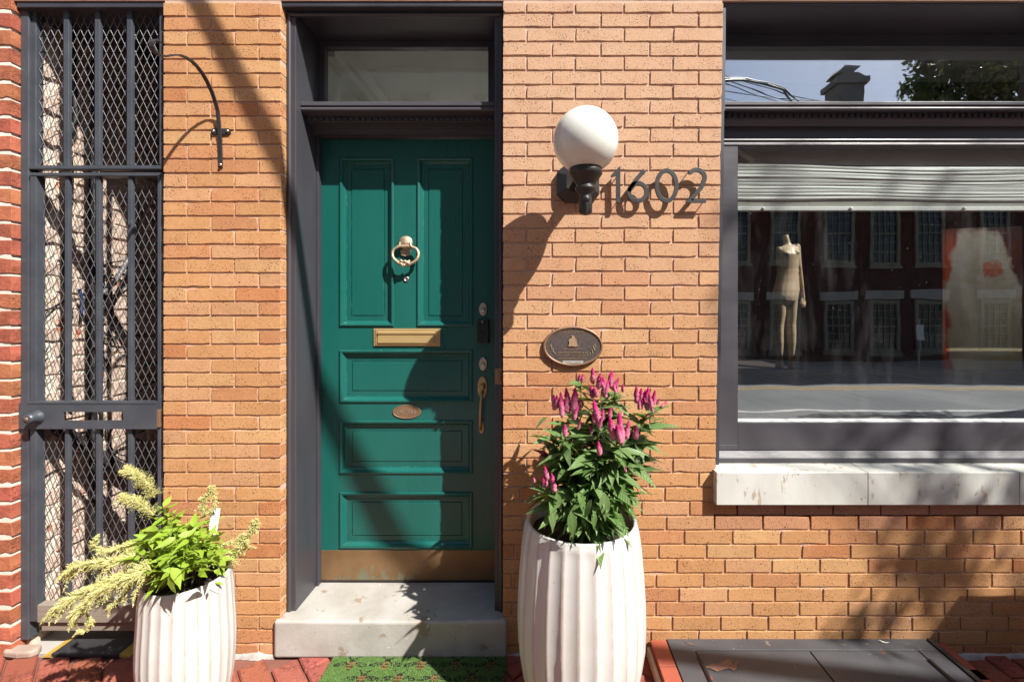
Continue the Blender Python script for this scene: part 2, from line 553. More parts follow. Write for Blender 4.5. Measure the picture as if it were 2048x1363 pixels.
def leaf_mat(name, c1, c2, vein, trans, rough=0.45, tcol=None):
    t = NT(name)
    oi = t.n('ObjectInfo')
    tc = t.n('TexCoord')
    sep = t.n('SeparateXYZ')
    t.l(tc.outputs['Object'], sep.inputs[0])
    col = t.mix(oi.outputs['Random'], c1, c2)
    col = t.mix(t.ramp(t.noise(60, 4, 0.6), 0.4, 0.75, 0, 0.4), col, c2)
    # midrib and herring-bone side veins
    ax = t.math('ABSOLUTE', sep.outputs['X'])
    mid = t.ramp(ax, 0.0, 0.02, 0.6, 0)
    w = t.math('SINE', t.math('MULTIPLY', t.math('SUBTRACT', sep.outputs['Y'], t.math('MULTIPLY', ax, 1.1)), 75.0))
    side = t.ramp(w, 0.55, 0.95, 0, 0.35)
    col = t.mix(t.math('MAXIMUM', mid, side), col, vein)
    p = t.bsdf(col, rough, 0, 0.35, t.bump(w, 0.25, 0.004))
    tl = t.n('BsdfTranslucent')
    tl.inputs['Color'].default_value = (*(tcol or c1), 1)
    mx = t.n('MixShader')
    mx.inputs[0].default_value = trans
    t.l(p.outputs[0], mx.inputs[1])
    t.l(tl.outputs[0], mx.inputs[2])
    return t.finish(mx)


m_leaf = leaf_mat('celosia_leaf', (0.072, 0.150, 0.032), (0.145, 0.22, 0.080), (0.24, 0.33, 0.16), 0.24, 0.38, (0.12, 0.28, 0.02))
m_leaf_lime = leaf_mat('lime_leaf', (0.20, 0.33, 0.025), (0.28, 0.39, 0.045), (0.34, 0.44, 0.10), 0.28, 0.5, (0.36, 0.48, 0.02))
m_leaf_red = leaf_mat('burgundy_leaf', (0.14, 0.018, 0.03), (0.19, 0.03, 0.045), (0.25, 0.06, 0.08), 0.2, 0.45, (0.3, 0.02, 0.03))
m_treeleaf = leaf_mat('tree_leaf', (0.055, 0.085, 0.02), (0.12, 0.075, 0.025), (0.14, 0.12, 0.05), 0.25)


def spike_mat():
    t = NT('celosia_spike')
    tc = t.n('TexCoord')
    sep = t.n('SeparateXYZ')
    t.l(tc.outputs['Generated'], sep.inputs[0])
    z = t.math('ADD', sep.outputs['Z'], t.math('MULTIPLY', t.math('SUBTRACT', t.noise(120, 3), 0.5), 0.5))
    col = t.mix(t.ramp(z, 0.1, 0.75), (0.55, 0.17, 0.26), (0.42, 0.006, 0.125))
    fl = t.noise(420, 2, 0.5)
    col = t.mix(t.math('MULTIPLY', t.ramp(fl, 0.55, 0.63), t.ramp(sep.outputs['Z'], 0.5, 0.85, 0.75, 0.1)), col, (0.70, 0.46, 0.48))
    return t.finish(t.bsdf(col, 0.7, 0, 0.2, t.bump(fl, 0.7, 0.004)))


m_spike = spike_mat()


def plume_mat():
    t = NT('cream_plume')
    col = t.mix(t.ramp(t.noise(70, 4, 0.6), 0.35, 0.65), (0.66, 0.64, 0.33), (0.52, 0.49, 0.17))
    p = t.bsdf(col, 0.8, 0, 0.1)
    tl = t.n('BsdfTranslucent')
    tl.inputs['Color'].default_value = (0.68, 0.66, 0.28, 1)
    mx = t.n('MixShader')
    mx.inputs[0].default_value = 0.3
    t.l(p.outputs[0], mx.inputs[1])
    t.l(tl.outputs[0], mx.inputs[2])
    return t.finish(mx)


m_plume = plume_mat()


def flute_mat():
    """white glaze that breaks to brown along the creases between the flutes (a kiln effect, fixed to the pot)"""
    t = NT('fluted_white_glaze')
    a = t.n('Attribute')
    a.attribute_name = 'crease'
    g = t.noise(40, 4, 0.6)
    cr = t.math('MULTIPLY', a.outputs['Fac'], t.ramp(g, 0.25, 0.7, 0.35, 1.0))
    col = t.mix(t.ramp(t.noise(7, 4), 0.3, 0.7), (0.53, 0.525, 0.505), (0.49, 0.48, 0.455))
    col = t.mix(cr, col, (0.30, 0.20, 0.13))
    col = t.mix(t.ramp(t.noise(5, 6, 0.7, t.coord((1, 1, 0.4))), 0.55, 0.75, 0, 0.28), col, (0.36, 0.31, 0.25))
    col = t.mix(t.ramp(t.noise(95, 2, 0.5), 0.73, 0.76, 0, 0.6), col, (0.16, 0.11, 0.08))
    return t.finish(t.bsdf(col, 0.34, 0, 0.5, t.bump(t.noise(30, 3), 0.08, 0.003)))


m_flute = flute_mat()


def painting_mat():
    """abstract canvas: loose pale mass on red-orange and brown ground"""
    t = NT('abstract_canvas')
    tc = t.n('TexCoord')
    sep = t.n('SeparateXYZ')
    t.l(tc.outputs['Generated'], sep.inputs[0])
    x, z = sep.outputs['X'], sep.outputs['Z']
    n1 = t.noise(3.2, 5, 0.6)
    n2 = t.noise(9, 5, 0.65)
    wob = t.math('MULTIPLY', t.math('SUBTRACT', n1, 0.5), 0.28)
    d = t.math('ABSOLUTE', t.math('SUBTRACT', t.math('ADD', x, wob), 0.5))
    wide = t.ramp(z, 0.55, 0.97, 0.43, 0.24)
    mass = t.ramp(t.math('SUBTRACT', wide, d), -0.02, 0.03)
    mass = t.math('MULTIPLY', mass, t.ramp(t.math('ADD', z, wob), 0.93, 0.99, 1, 0))
    ground = t.mix(t.ramp(t.math('ADD', t.math('MULTIPLY', x, 0.8), t.math('MULTIPLY', n2, 0.5)), 0.6, 0.95), (0.55, 0.07, 0.015), (0.10, 0.02, 0.012))
    ground = t.mix(t.ramp(z, 0.85, 1.0, 0, 0.9), ground, (0.03, 0.015, 0.012))
    pale = t.mix(t.ramp(n2, 0.35, 0.65), (0.68, 0.62, 0.54), (0.58, 0.46, 0.33))
    pale = t.mix(t.ramp(z, 0.1, 0.7, 0.65, 0), pale, (0.50, 0.40, 0.22))
    dx = t.math('SUBTRACT', x, 0.62)
    dz = t.math('SUBTRACT', z, 0.69)
    q = t.math('ADD', t.math('MULTIPLY', dx, dx), t.math('MULTIPLY', t.math('MULTIPLY', dz, dz), 3.5))
    patch = t.ramp(t.math('ADD', q, t.math('MULTIPLY', t.math('SUBTRACT', n2, 0.5), 0.06)), 0.006, 0.016, 1, 0)
    pale = t.mix(t.math('MULTIPLY', patch, 0.9), pale, (0.6, 0.1, 0.03))
    col = t.mix(mass, ground, pale)
    return t.finish(t.bsdf(col, 0.6, 0, 0.3))


m_painting = painting_mat()


# ------------------------------------------------------------------ ground, road, far pavement
gm = MB().box(-60, 60, -60, 12, -0.40, -0.18)
tag(gm.build('ground', m_concrete), kind='structure')
road = MB().box(-60, 60, -9.65, -3.25, -0.14, -0.11)
road_o = tag(road.build('road', m_asphalt), kind='structure')
MB().box(-60, 60, -5.31, -5.20, -0.112, -0.106).build('lane_marking', m_line_white, road_o)
for yy in (-7.36, -7.60):
    MB().box(-60, 60, yy - 0.05, yy + 0.05, -0.112, -0.106).build('lane_marking', m_line_yellow, road_o)
tag(MB().box(-60, 60, -12.75, -9.65, -0.2, 0.0).build('far_pavement', m_concrete, bevel=0.02), kind='structure')
kerb = MB().box(-60, 60, -3.25, -3.08, -0.2, -0.012)
tag(kerb.build('kerb', m_concrete, bevel=0.02), kind='structure')

# near pavement: clay pavers laid diagonally on a mortar bed
pave_o = tag(MB().box(-8, 8, -3.08, 0.6, -0.2, -0.016).build('pavement', m_pave), kind='structure')
paver_mesh = []
for k in range(4):
    pv = MB()
    w, l, e = 0.098, 0.198, 0.006
    ring = []
    for (cx, cy) in ((-w / 2, -l / 2), (w / 2, -l / 2), (w / 2, l / 2), (-w / 2, l / 2)):
        ring.append((cx + rnd.uniform(-.0015, .0015), cy + rnd.uniform(-.0015, .0015)))
    top = [(x * (1 - 2 * e / w), y * (1 - 2 * e / l)) for x, y in ring]
    vs = [(x, y, -0.05) for x, y in ring] + [(x, y, -0.006) for x, y in ring] + [(x, y, 0) for x, y in top]
    fs = [(i, (i + 1) % 4, (i + 1) % 4 + 4, i + 4) for i in range(4)] + [(i + 4, (i + 1) % 4 + 4, (i + 1) % 4 + 8, i + 8) for i in range(4)] + [(8, 9, 10, 11)]
    pv.add(vs, fs)
    paver_mesh.append(pv.mesh('paver', [m_redbrick]))


def paver_tone(o):
    b = rnd.uniform(0.8, 1.2)
    o.color = (0.27 * b, 0.080 * b * rnd.uniform(.85, 1.25), 0.056 * b * rnd.uniform(.85, 1.2), 1)


cnt = 0
for ang_, xa, xb in ((R(42), -2.75, 1.0), (R(2), 1.9, 2.9)):
    for i in range(-30, 30):
        for j in range(-18, 18):
            u, v = i * 0.105, j * 0.206 + (0.103 if i % 2 else 0)
            x = u * math.cos(ang_) - v * math.sin(ang_) - .3
            y = u * math.sin(ang_) + v * math.cos(ang_) - .3
            if not (xa < x < xb and -0.60 < y < 0.03): continue
            cnt += 1
            o = link('paver', paver_mesh[cnt % 4], pave_o, Matrix.Translation((x, y, rnd.uniform(-.002, .002))) @ Matrix.Rotation(ang_, 4, 'Z'))
            paver_tone(o)

# ------------------------------------------------------------------ the brick house
house = thing('brick_house', 'tan brick rowhouse front with green door and wide shop window', 'house', (0, 0, 0))
S0 = 455.0
XL0, XL1 = (327 - 1078) / S0, (561 - 1078) / S0        # left pier
XR0 = (1006 - 1078) / S0                                # right pier, left edge
WIN_R = 2.75


def win_edge(z):
    """left edge of the shop window casing, which leans a little"""
    py = 627 - (z - 1.5) * S0
    return (1446.5 - 15.5 * py / 925 - 1078) / S0


TOP = 2.868
brick_cache = {}


def brick_mesh(w, h, dep, mat, rough=0.0009, key=''):
    k = (round(w, 2), round(h, 3), round(dep, 2), rnd.randrange(5), mat.name)
    if k in brick_cache: return brick_cache[k]
    w2, h2 = k[0] / 2, k[1] / 2
    n = []
    for (u, v, q) in ((-1, -1, .6), (-.72, -1, 1.1), (-.4, -1, 1), (-.05, -1, 1), (.3, -1, 1), (.66, -1, 1.1), (1, -1, .6), (1, 0, .6), (1, 1, .6), (.35, 1, .7), (-.4, 1, .7), (-1, 1, .6), (-1, .05, .6)):
        n.append((u * w2 + rnd.gauss(0, rough * q), v * h2 + rnd.gauss(0, rough * q)))
    if rnd.random() < 0.45:                      # a chipped corner
        c = rnd.choice((0, 6, 6, 0, 8, 11))
        n[c] = (n[c][0] * (1 - .035 * rnd.random()), n[c][1] * (1 - .16 * rnd.random()))
    if rnd.random() < 0.35:                      # a nick in the lower arris
        c = rnd.choice((1, 2, 3, 4, 5))
        n[c] = (n[c][0], n[c][1] + rnd.uniform(.001, .0035))
    e = 0.0012
    fr = [(x * (1 - e / w2), z * (1 - e / h2)) for x, z in n]
    vs = [(x, 0, z) for x, z in fr] + [(x, 0.0010, z) for x, z in n] + [(x, dep, z) for x, z in n]
    N = len(n)
    fs = [tuple(range(N))]
    for r in (0, 1):
        fs += [(r * N + (i + 1) % N, r * N + i, (r + 1) * N + i, (r + 1) * N + (i + 1) % N) for i in range(N)]
    m = MB().add(vs, fs)
    me = m.mesh('brick', [mat])
    m.fix(me)
    brick_cache[k] = me
    return me


def brick_tone(px, py):
    r = rnd.random()
    if r < 0.50: c = (0.53, 0.285, 0.128)
    elif r < 0.68: c = (0.54, 0.305, 0.16)
    elif r < 0.82: c = (0.49, 0.235, 0.112)
    elif r < 0.88: c = (0.48, 0.205, 0.088)
    else: c = (0.56, 0.335, 0.16)
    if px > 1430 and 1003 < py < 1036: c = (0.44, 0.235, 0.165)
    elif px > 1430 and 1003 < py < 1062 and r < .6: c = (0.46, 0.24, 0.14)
    b = rnd.uniform(0.90, 1.07)
    c = [a * b for a in c]
    if px > 1000:                              # the upper part of the right pier is paler and pinker
        k = max(0, min(1, (850 - py) / 600)) * 0.85
        pk = (0.57, 0.385, 0.265)
        c = [a * (1 - k) + q * k for a, q in zip(c, pk)]
    elif py < 250:
        k = (250 - py) / 250 * 0.15
        c = [a * (1 - k) + q * k for a, q in zip(c, (0.57, 0.33, 0.17))]
    return (*c, 1)


bricks = []        # (x0,x1,z0,z1,depth, px, py)


def add_row(x0, x1, z0, z1, joints, j=0.008, d_l=0.06, d_r=0.06):
    xs = [x0] + [q for q in joints if x0 + 0.02 < q < x1 - 0.02] + [x1]
    for i in range(len(xs) - 1):
        a = xs[i] + (j / 2 if i > 0 else 0)
        b = xs[i + 1] - (j / 2 if i < len(xs) - 2 else 0)
        dep = d_l if i == 0 else (d_r if i == len(xs) - 2 else 0.06)
        bricks.append((a, b, z0 + j / 2, z1 - j / 2, dep))


def jx(px): return (px - 1078) / S0


def series(px, pitch, lo=0, hi=3000):
    out = []
    k = math.floor((lo - px) / pitch)
    while px + k * pitch < hi:
        if px + k * pitch > lo: out.append(jx(px + k * pitch))
        k += 1
    return out


PL = 28.48 / S0
for n in range(-1, 45):
    z1 = 1.5 + (627 - 33.1) / S0 - PL * n
    z0 = z1 - PL
    if n == -1: z1 = TOP
    if z0 < -0.03: z0 = -0.03
    jt = [jx(421.9), jx(517)] if n % 2 == 0 else [jx(374), jx(469)]
    jt = [q + rnd.gauss(0, 0.0012) for q in jt]
    add_row(XL0, XL1, z0, z1, jt, d_r=0.055, d_l=0.10)
PR = 28.69 / S0
LOW = {26: 1425, 27: 1475, 28: 1429.4, 29: 1465.5, 30: 1413, 31: 1449, 32: 1408, 33: 1454, 34: 1408, 35: 1441, 36: 1397, 37: 1446, 38: 1402}
for n in range(-8, 38):
    z1 = 1.5 + (627 - 227.1) / S0 - PR * n
    z0 = z1 - PR
    if n == -8: z1 = TOP
    if z0 < -0.03: z0 = -0.03
    if n < 26:
        jt = series(1104 if n % 2 else 1053, 97.6, 1000, 1440)
        x1 = win_edge((z0 + z1) / 2)
    else:
        jt = series(LOW[n], 96.0, 1000, 2500)
        x1 = WIN_R + 0.6
        if n == 26: x1 = win_edge((z0 + z1) / 2)
    jt = [q + rnd.gauss(0, 0.0012) for q in jt]
    add_row(XR0, x1, z0, z1, jt, d_l=0.055)
# wall above the openings and right of the window, outside the picture: same bond
upper = []
zz = TOP + 0.02
k = 0
while zz < 5.0:  # front wall kept low so sun reaches the added shop ceiling opening
    off = 0.1 * (k % 2)
    x = XL0 - 0.66 - off
    while x < WIN_R + 0.6:
        upper.append((max(x, XL0 - 0.66) + .004, min(x + 0.21, WIN_R + .6) - .004, zz + .004, zz + PR - .004, 0.06))
        x += 0.21
    zz += PR
    k += 1
zz = 0.56
k = 0
while zz < TOP:
    for q in range(3):
        x = WIN_R + 0.21 * q - 0.1 * (k % 2)
        upper.append((max(x, WIN_R) + .004, min(x + 0.21, WIN_R + .6) - .004, zz + .004, zz + PR - .004, 0.06))
    zz += PR
    k += 1


def shown(b):
    x0, x1, z0, z1, _ = b
    a = [1078 + x0 * S0, 1078 + x1 * S0, 627 - (z1 - 1.5) * S0, 627 - (z0 - 1.5) * S0]
    a = [max(0, a[0]), min(2048, a[1]), max(0, a[2]), min(1363, a[3])]
    if a[1] <= a[0] or a[3] <= a[2]: return 0
    cx, cy = (a[0] + a[1]) / 2, (a[2] + a[3]) / 2
    ar = (a[1] - a[0]) * (a[3] - a[2])
    for (hx0, hx1, hy0, hy1) in ((1050, 1285, 1020, 1363), (1110, 1270, 880, 1040), (290, 470, 1170, 1363), (548, 1012, 1215, 1316), (1330, 1900, 1276, 1363)):
        if hx0 < cx < hx1 and hy0 < cy < hy1: return ar * 0.05
    return ar


order = sorted(range(len(bricks)), key=lambda i: -shown(bricks[i]))
single = set(order[:298])
stuff_v = MB()
tones = []
for i, (x0, x1, z0, z1, dep) in enumerate(bricks + upper):
    cx, cz = (x0 + x1) / 2, (z0 + z1) / 2
    w, h = x1 - x0, z1 - z0
    if w < 0.012 or h < 0.012: continue
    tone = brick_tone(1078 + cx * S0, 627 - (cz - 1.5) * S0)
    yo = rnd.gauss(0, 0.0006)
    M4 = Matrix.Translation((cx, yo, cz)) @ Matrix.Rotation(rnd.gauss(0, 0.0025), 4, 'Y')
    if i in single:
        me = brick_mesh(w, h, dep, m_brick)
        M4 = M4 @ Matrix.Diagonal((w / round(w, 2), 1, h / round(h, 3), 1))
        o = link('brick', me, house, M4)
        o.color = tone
    else:
        me = brick_mesh(w, h, dep, m_brick)
        M4 = M4 @ Matrix.Diagonal((w / round(w, 2), 1, h / round(h, 3), 1))
        vs = [M4 @ v.co for v in me.vertices]
        stuff_v.add(vs, [list(p.vertices) for p in me.polygons])
        tones += [tone] * len(vs)
so = stuff_v.build('brickwork', m_brick_s, house, fix=False)
ca = so.data.color_attributes.new('tone', 'FLOAT_COLOR', 'POINT')
ca.data.foreach_set('color', [c for t4 in tones for c in t4])
so['kind'] = 'stuff'

# mortar bed behind the bricks (front 3.5 mm behind the brick faces)
MF = 0.0060
mo = MB()
mo.box(XL0 + .002, XL1 - .002, MF, 0.30, -0.05, TOP + 0.01)
zb = [-0.05] + [0.56 + 0.2 * i for i in range(13)]
zb = [z for z in zb if z < TOP] + [TOP + 0.01]
for a, b in zip(zb[:-1], zb[1:]):
    if a >= 0.55:
        mo.prism_y([(XR0 + .002, a), (win_edge(a) - .002, a), (win_edge(b) - .002, b), (XR0 + .002, b)], MF, 0.30)
mo.box(XR0 + .002, WIN_R + .6, MF, 0.298, -0.05, 0.559)
mo.box(win_edge(.7) - 0.01, WIN_R + .6, 0.05, 0.296, 0.561, 0.74)
mo.box(WIN_R + .002, WIN_R + .6, MF, 0.299, 0.745, TOP + .01)
mo.box(XL0 - .66, WIN_R + .6, MF, 0.302, TOP + 0.012, 5.0)
mo.build('mortar_bed', m_mortar, house)
# side return of the left pier towards the alley is the alley's right wall (below)

# whitish lump mortar smeared along the foot of the wall
for fx0, fx1 in ((XL0, -1.16), (-.139, .56), (1.79, 2.6)):
    fm = MB()
    n_ = int((fx1 - fx0) / .012)
    vs, fs = [], []
    for i in range(n_ + 1):
        x = fx0 + (fx1 - fx0) * i / n_
        q1, q2 = noise.noise(Vector((x * 14, 1, 0))), noise.noise(Vector((x * 37, 7, 0)))
        h = max(.001, .009 + .010 * q1 + .006 * q2)
        w_ = max(.003, .009 + .009 * q2 + .006 * q1)
        vs += [(x, -w_, -.014), (x, -w_ * .55, -.002), (x, -.001, h), (x, .006, h + .002)]
    for i in range(n_):
        for j in range(3):
            fs.append((i * 4 + j, i * 4 + j + 1, i * 4 + j + 5, i * 4 + j + 4))
    fm.add(vs, fs, 0, True)
    fm.build('foot_mortar', m_white_paint, house)

# lintels over the openings
MB().box(XL1 - .02, XR0 + .02, 0.012, 0.30, 2.856, TOP + 0.011).build('door_lintel', m_dark, house, bevel=.004)

# ---- door surround
sur = MB()
JL, JR = -1.095, -0.200
sur.box(XL1 + .002, JL, 0.050, 0.318, 0.150, 2.855)
sur.box(JR, XR0 - .002, 0.050, 0.318, 0.150, 2.855)
dfo = sur.build('door_frame', m_dark, house, bevel=.003)
bead = MB()
for (xa, z0, z1) in ((XL1 + .012, .158, 2.852), (XR0 - .012, .158, 2.852)):
    bead.tube([(xa, .050, z0), (xa, .050, (z0 + z1) / 2), (xa, .050, z1)], 0.010, 10)
bead.tube([(XL1 + .012, .050, 2.845), (XR0 - .012, .050, 2.845)], 0.010, 10)
bead.build('edge_bead', m_dark, dfo)
stopm = MB()
stopm.box(JL + .0, JL + .012, 0.235, 0.268, .163, 2.372).box(JR - .008, JR, 0.235, 0.268, .163, 2.372)
stopm.build('door_stop', m_dark, dfo, bevel=.002)
ls = MB().box(-.198, -.166, 0.040, 0.0498, at(0, 768, .05).z, at(0, 735, .05).z)
ls.tube([at(1000, 745, .042), at(1000, 752, .036), at(1000, 760, .042)], .006, 8)
ls.build('latch_plate', m_bronze, dfo, bevel=.002)


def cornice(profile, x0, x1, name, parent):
    return MB().prism_x(profile, x0, x1).build(name, m_dark_worn_glare, parent, bevel=.0015)  # lighter paint stands in for glare along the mouldings


def arc(c, r, a0, a1, n):
    return [(c[0] + r * math.cos(R(a0 + (a1 - a0) * i / n)), c[1] + r * math.sin(R(a0 + (a1 - a0) * i / n))) for i in range(n + 1)]


prof = [(.288, 2.473), (.0887, 2.473), (.0887, 2.455), (.098, 2.453), (.098, 2.4495)]
prof += arc((.0995, 2.4405), .0095, 110, 260, 5)
prof += [(.118, 2.4285), (.138, 2.424), (.142, 2.423), (.142, 2.403), (.165, 2.402), (.200, 2.400), (.200, 2.386), (.213, 2.384), (.213, 2.374), (.235, 2.372), (.288, 2.372)]
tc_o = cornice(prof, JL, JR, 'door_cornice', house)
dn = MB()
x = JL + 0.008
while x < JR - .02:
    dn.box(x, x + .0185, .131, .1418, 2.405, 2.4215)
    x += .0283
tag(dn.build('dentil_course', m_dark, tc_o, bevel=.001), kind='stuff')

tr = MB()
TG0, TG1, TGT, TGB = -1.065, -0.253, 2.824, 2.492
tr.box(JL, TG0, .262, .300, 2.474, 2.855).box(TG1, JR, .262, .300, 2.474, 2.855)
tr.box(TG0, TG1, .262, .300, TGT, 2.8545).box(TG0, TG1, .262, .300, 2.474, TGB)
two = tr.build('transom_window', m_dark, house, bevel=.003)
MB().box(TG0 - .004, TG1 + .004, .281, .285, TGB - .004, TGT + .004).build('pane', m_glass_hi, two)

# ---- door
DX0, DX1, DZ0, DZ1, DD = JL + .003, JR - .003, 0.172, 2.368, 0.270
dbody = MB()
DS = 910 / 2.27


def dx(px): return (px - 1078) / DS
def dz(py): return 1.5 - (py - 627) / DS


panels = [(680, 788, 316, 652), (835, 945.5, 316, 652), (680, 945.5, 699.5, 804), (680, 945.5, 840, 946), (680, 945.5, 983, 1094.5)]
PX0, PX1 = dx(680), dx(945.5)
dbody.box(DX0, PX0, DD, DD + .045, DZ0, DZ1).box(PX1, DX1, DD, DD + .045, DZ0, DZ1)
cuts = [DZ1, dz(316), dz(652), dz(699.5), dz(804), dz(840), dz(946), dz(983), dz(1094.5), DZ0]
for a, b in ((0, 1), (2, 3), (4, 5), (6, 7), (8, 9)):
    dbody.box(PX0, PX1, DD, DD + .045, cuts[b], cuts[a])
dbody.box(dx(788), dx(835), DD, DD + .045, dz(652), dz(316))
door = tag(dbody.build('door', m_green, house), 'dark green panelled front door with brass fittings')
for (a, b, c, d) in panels:
    x0, x1, z1, z0 = dx(a), dx(b), dz(c), dz(d)
    pr = [(0, 0), (0.0, -.006), (.006, -.0085), (.014, -.006), (.019, .002), (.026, .010), (.031, .0115), (.031, .014), (.056, .014), (.0575, .0175), (.060, .0175), (.0615, .012), (.064, .012)]
    if b - a < 150:
        pr = [(o * 0.9, e) for o, e in pr]
    else:
        pr = [(o * 0.95, e) for o, e in pr]
    vs, fs = [], []
    for (of, dp) in pr:
        vs += [(x0 + of, DD + dp, z0 + of), (x1 - of, DD + dp, z0 + of), (x1 - of, DD + dp, z1 - of), (x0 + of, DD + dp, z1 - of)]
    for i in range(len(pr) - 1):
        for j in range(4):
            fs.append((i * 4 + j, i * 4 + (j + 1) % 4, i * 4 + 4 + (j + 1) % 4, i * 4 + 4 + j))
    q = (len(pr) - 1) * 4
    fs.append((q, q + 1, q + 2, q + 3))
    MB().add(vs, fs).build('door_panel', m_green, door)
MB().box(DX0, DX1 - .002, DD - .0025, DD - .0005, dz(1160), dz(1099)).build('kick_plate', m_kick, door, bevel=.001)
sw = MB().box(DX0, DX1, DD - .004, DD + .04, 0.1635, 0.1745)
sw.build('threshold', m_black_metal, house)
ms = MB().box(dx(748), dx(881), DD - .006, DD - .0005, dz(692), dz(656.5))
ms.box(dx(752), dx(877), DD - .010, DD - .006, dz(690), dz(658.5))
slot = ms.build('mail_slot', m_brass, door, bevel=.0015)
MB().prism_x([(DD - .0101, dz(662)), (DD - .017, dz(664)), (DD - .017, dz(667)), (DD - .012, dz(669)), (DD - .016, dz(685)), (DD - .0101, dz(687.5))], dx(757), dx(871)).build('flap', m_brass, slot, bevel=.001)
# knocker
kn = MB()
pc = Vector((dx(812), DD, dz(486)))
kn.lathe([(0.0345, 0.0), (0.036, .004), (0.033, .010), (0.022, .017), (0.0, .020)], pc, 24, axis='y')
kn.prism_y([(pc.x - .026, pc.z - .035), (pc.x + .026, pc.z - .035), (pc.x + .022, pc.z - .060), (pc.x, pc.z - .068), (pc.x - .022, pc.z - .060)], DD - .008, DD)
kn.tube([(pc.x - .034, DD - .022, pc.z - .020), (pc.x + .034, DD - .022, pc.z - .020)], .008, 10)
for k in range(22):
    a_ = rnd.uniform(.15, 3.0)
    rr_ = rnd.uniform(.006, .029)
    c_ = Vector((pc.x + rr_ * math.cos(a_), DD - .018 + rr_ * .28, pc.z + rr_ * math.sin(a_) - .004))
    q_r = rnd.uniform(.003, .006)
    kn.lathe([(0, -q_r), (q_r * .8, -q_r * .5), (q_r, 0), (q_r * .8, q_r * .5), (0, q_r)], c_, 7)
kn.build('knocker_plate', m_knocker, door)
rg = MB()
ringp = [(511.5, 380), (505, 425), (487, 455), (455, 468), (415, 490), (385, 545), (383, 610), (405, 660), (450, 700), (500, 735), (560, 760), (610, 770), (660, 760), (715, 735), (765, 705), (810, 660), (828, 600), (822, 540), (790, 490), (745, 468), (705, 455), (690, 425), (686, 380)]
path = []
for i, (u, v) in enumerate(ringp):
    px, py = 740 + u / 8.519, 440 + v / 8.519
    out = 0.024 + 0.016 * max(0, (v - 380) / 390)
    path.append((dx(px) * (1 - out / 2.27), DD - out, 1.5 + (dz(py) - 1.5) * (1 - out / 2.27)))
rg.tube(path, [.0062 + .0022 * math.sin(math.pi * i / (len(path) - 1)) for i in range(len(path))], 10)
for k in range(26):
    a = rnd.uniform(-1, 1)
    c = Vector((dx(740 + (610 + 95 * a) / 8.519), DD - .040 - rnd.random() * .007, dz(440 + (748 + rnd.uniform(-60, 55) * (1 - .5 * abs(a))) / 8.519)))
    rr = rnd.uniform(.0045, .008)
    rg.lathe([(0, -rr), (rr * .7, -rr * .7), (rr, 0), (rr * .7, rr * .7), (0, rr)], c, 8)
rg.build('knocker_ring', m_knocker, door)
ph = MB().lathe([(.0135, 0), (.0135, .004), (.010, .006), (.009, .004), (.0, .0045)], (dx(813), DD, dz(558)), 20, axis='y')
ph.build('peephole', m_nickel, door)
# oval name plate
npx, npz = dx(814), dz(823)


def oval(mb, cx, cz, rx, rz, y, prof, n=40, mi=0):
    vs, fs = [], []
    for (of, h) in prof:
        for j in range(n):
            a = 2 * math.pi * j / n
            vs.append((cx + (rx - of) * math.cos(a), y - h, cz + (rz - of) * math.sin(a)))
    for i in range(len(prof) - 1):
        for j in range(n):
            fs.append((i * n + j, i * n + (j + 1) % n, (i + 1) * n + (j + 1) % n, (i + 1) * n + j))
    mb.add(vs, fs, mi, True)
    mb.add(vs[-n:], [list(range(n))], mi)
    return mb


GLY = {}


def glyph(ch):
    if ch not in GLY:
        cu = bpy.data.curves.new('glyph', 'FONT')
        cu.body = ch
        cu.size = 1
        cu.extrude = 0.06
        cu.resolution_u = 2
        ob = bpy.data.objects.new('glyph', cu)
        COL.objects.link(ob)
        dg = bpy.context.evaluated_depsgraph_get()
        me = bpy.data.meshes.new_from_object(ob.evaluated_get(dg))
        vs = [v.co.copy() for v in me.vertices]
        fs = [list(p.vertices) for p in me.polygons]
        w = max([v.x for v in vs]) + 0.06 if vs else 0.3
        bpy.data.objects.remove(ob)
        bpy.data.curves.remove(cu)
        bpy.data.meshes.remove(me)
        GLY[ch] = (vs, fs, w)
    return GLY[ch]


def letter(mb, text, cx, cz, y, size, width=None, depth=.0015):
    ws = [glyph(c)[2] if c != ' ' else 0.35 for c in text]
    tot = sum(ws) * size
    sx = size if width is None else size * width / tot
    x = cx - sum(ws) * sx / 2
    for c, w in zip(text, ws):
        if c != ' ':
            vs, fs, _ = glyph(c)
            mb.add([(x + v.x * sx, y - v.z / .06 * depth, cz + (v.y - .36) * size) for v in vs], fs)
        x += w * sx
    return mb


plate = oval(MB(), npx, npz, 28.5 / DS, 14 / DS, DD, [(0, 0), (0, .003), (.002, .005), (.004, .0045), (.005, .0035)]).build('name_plate', m_bronze, door)
letter(MB(), 'LM&STAR', npx, npz, DD - .0035, .030, .098, .0016).build('lettering', m_knocker, plate)
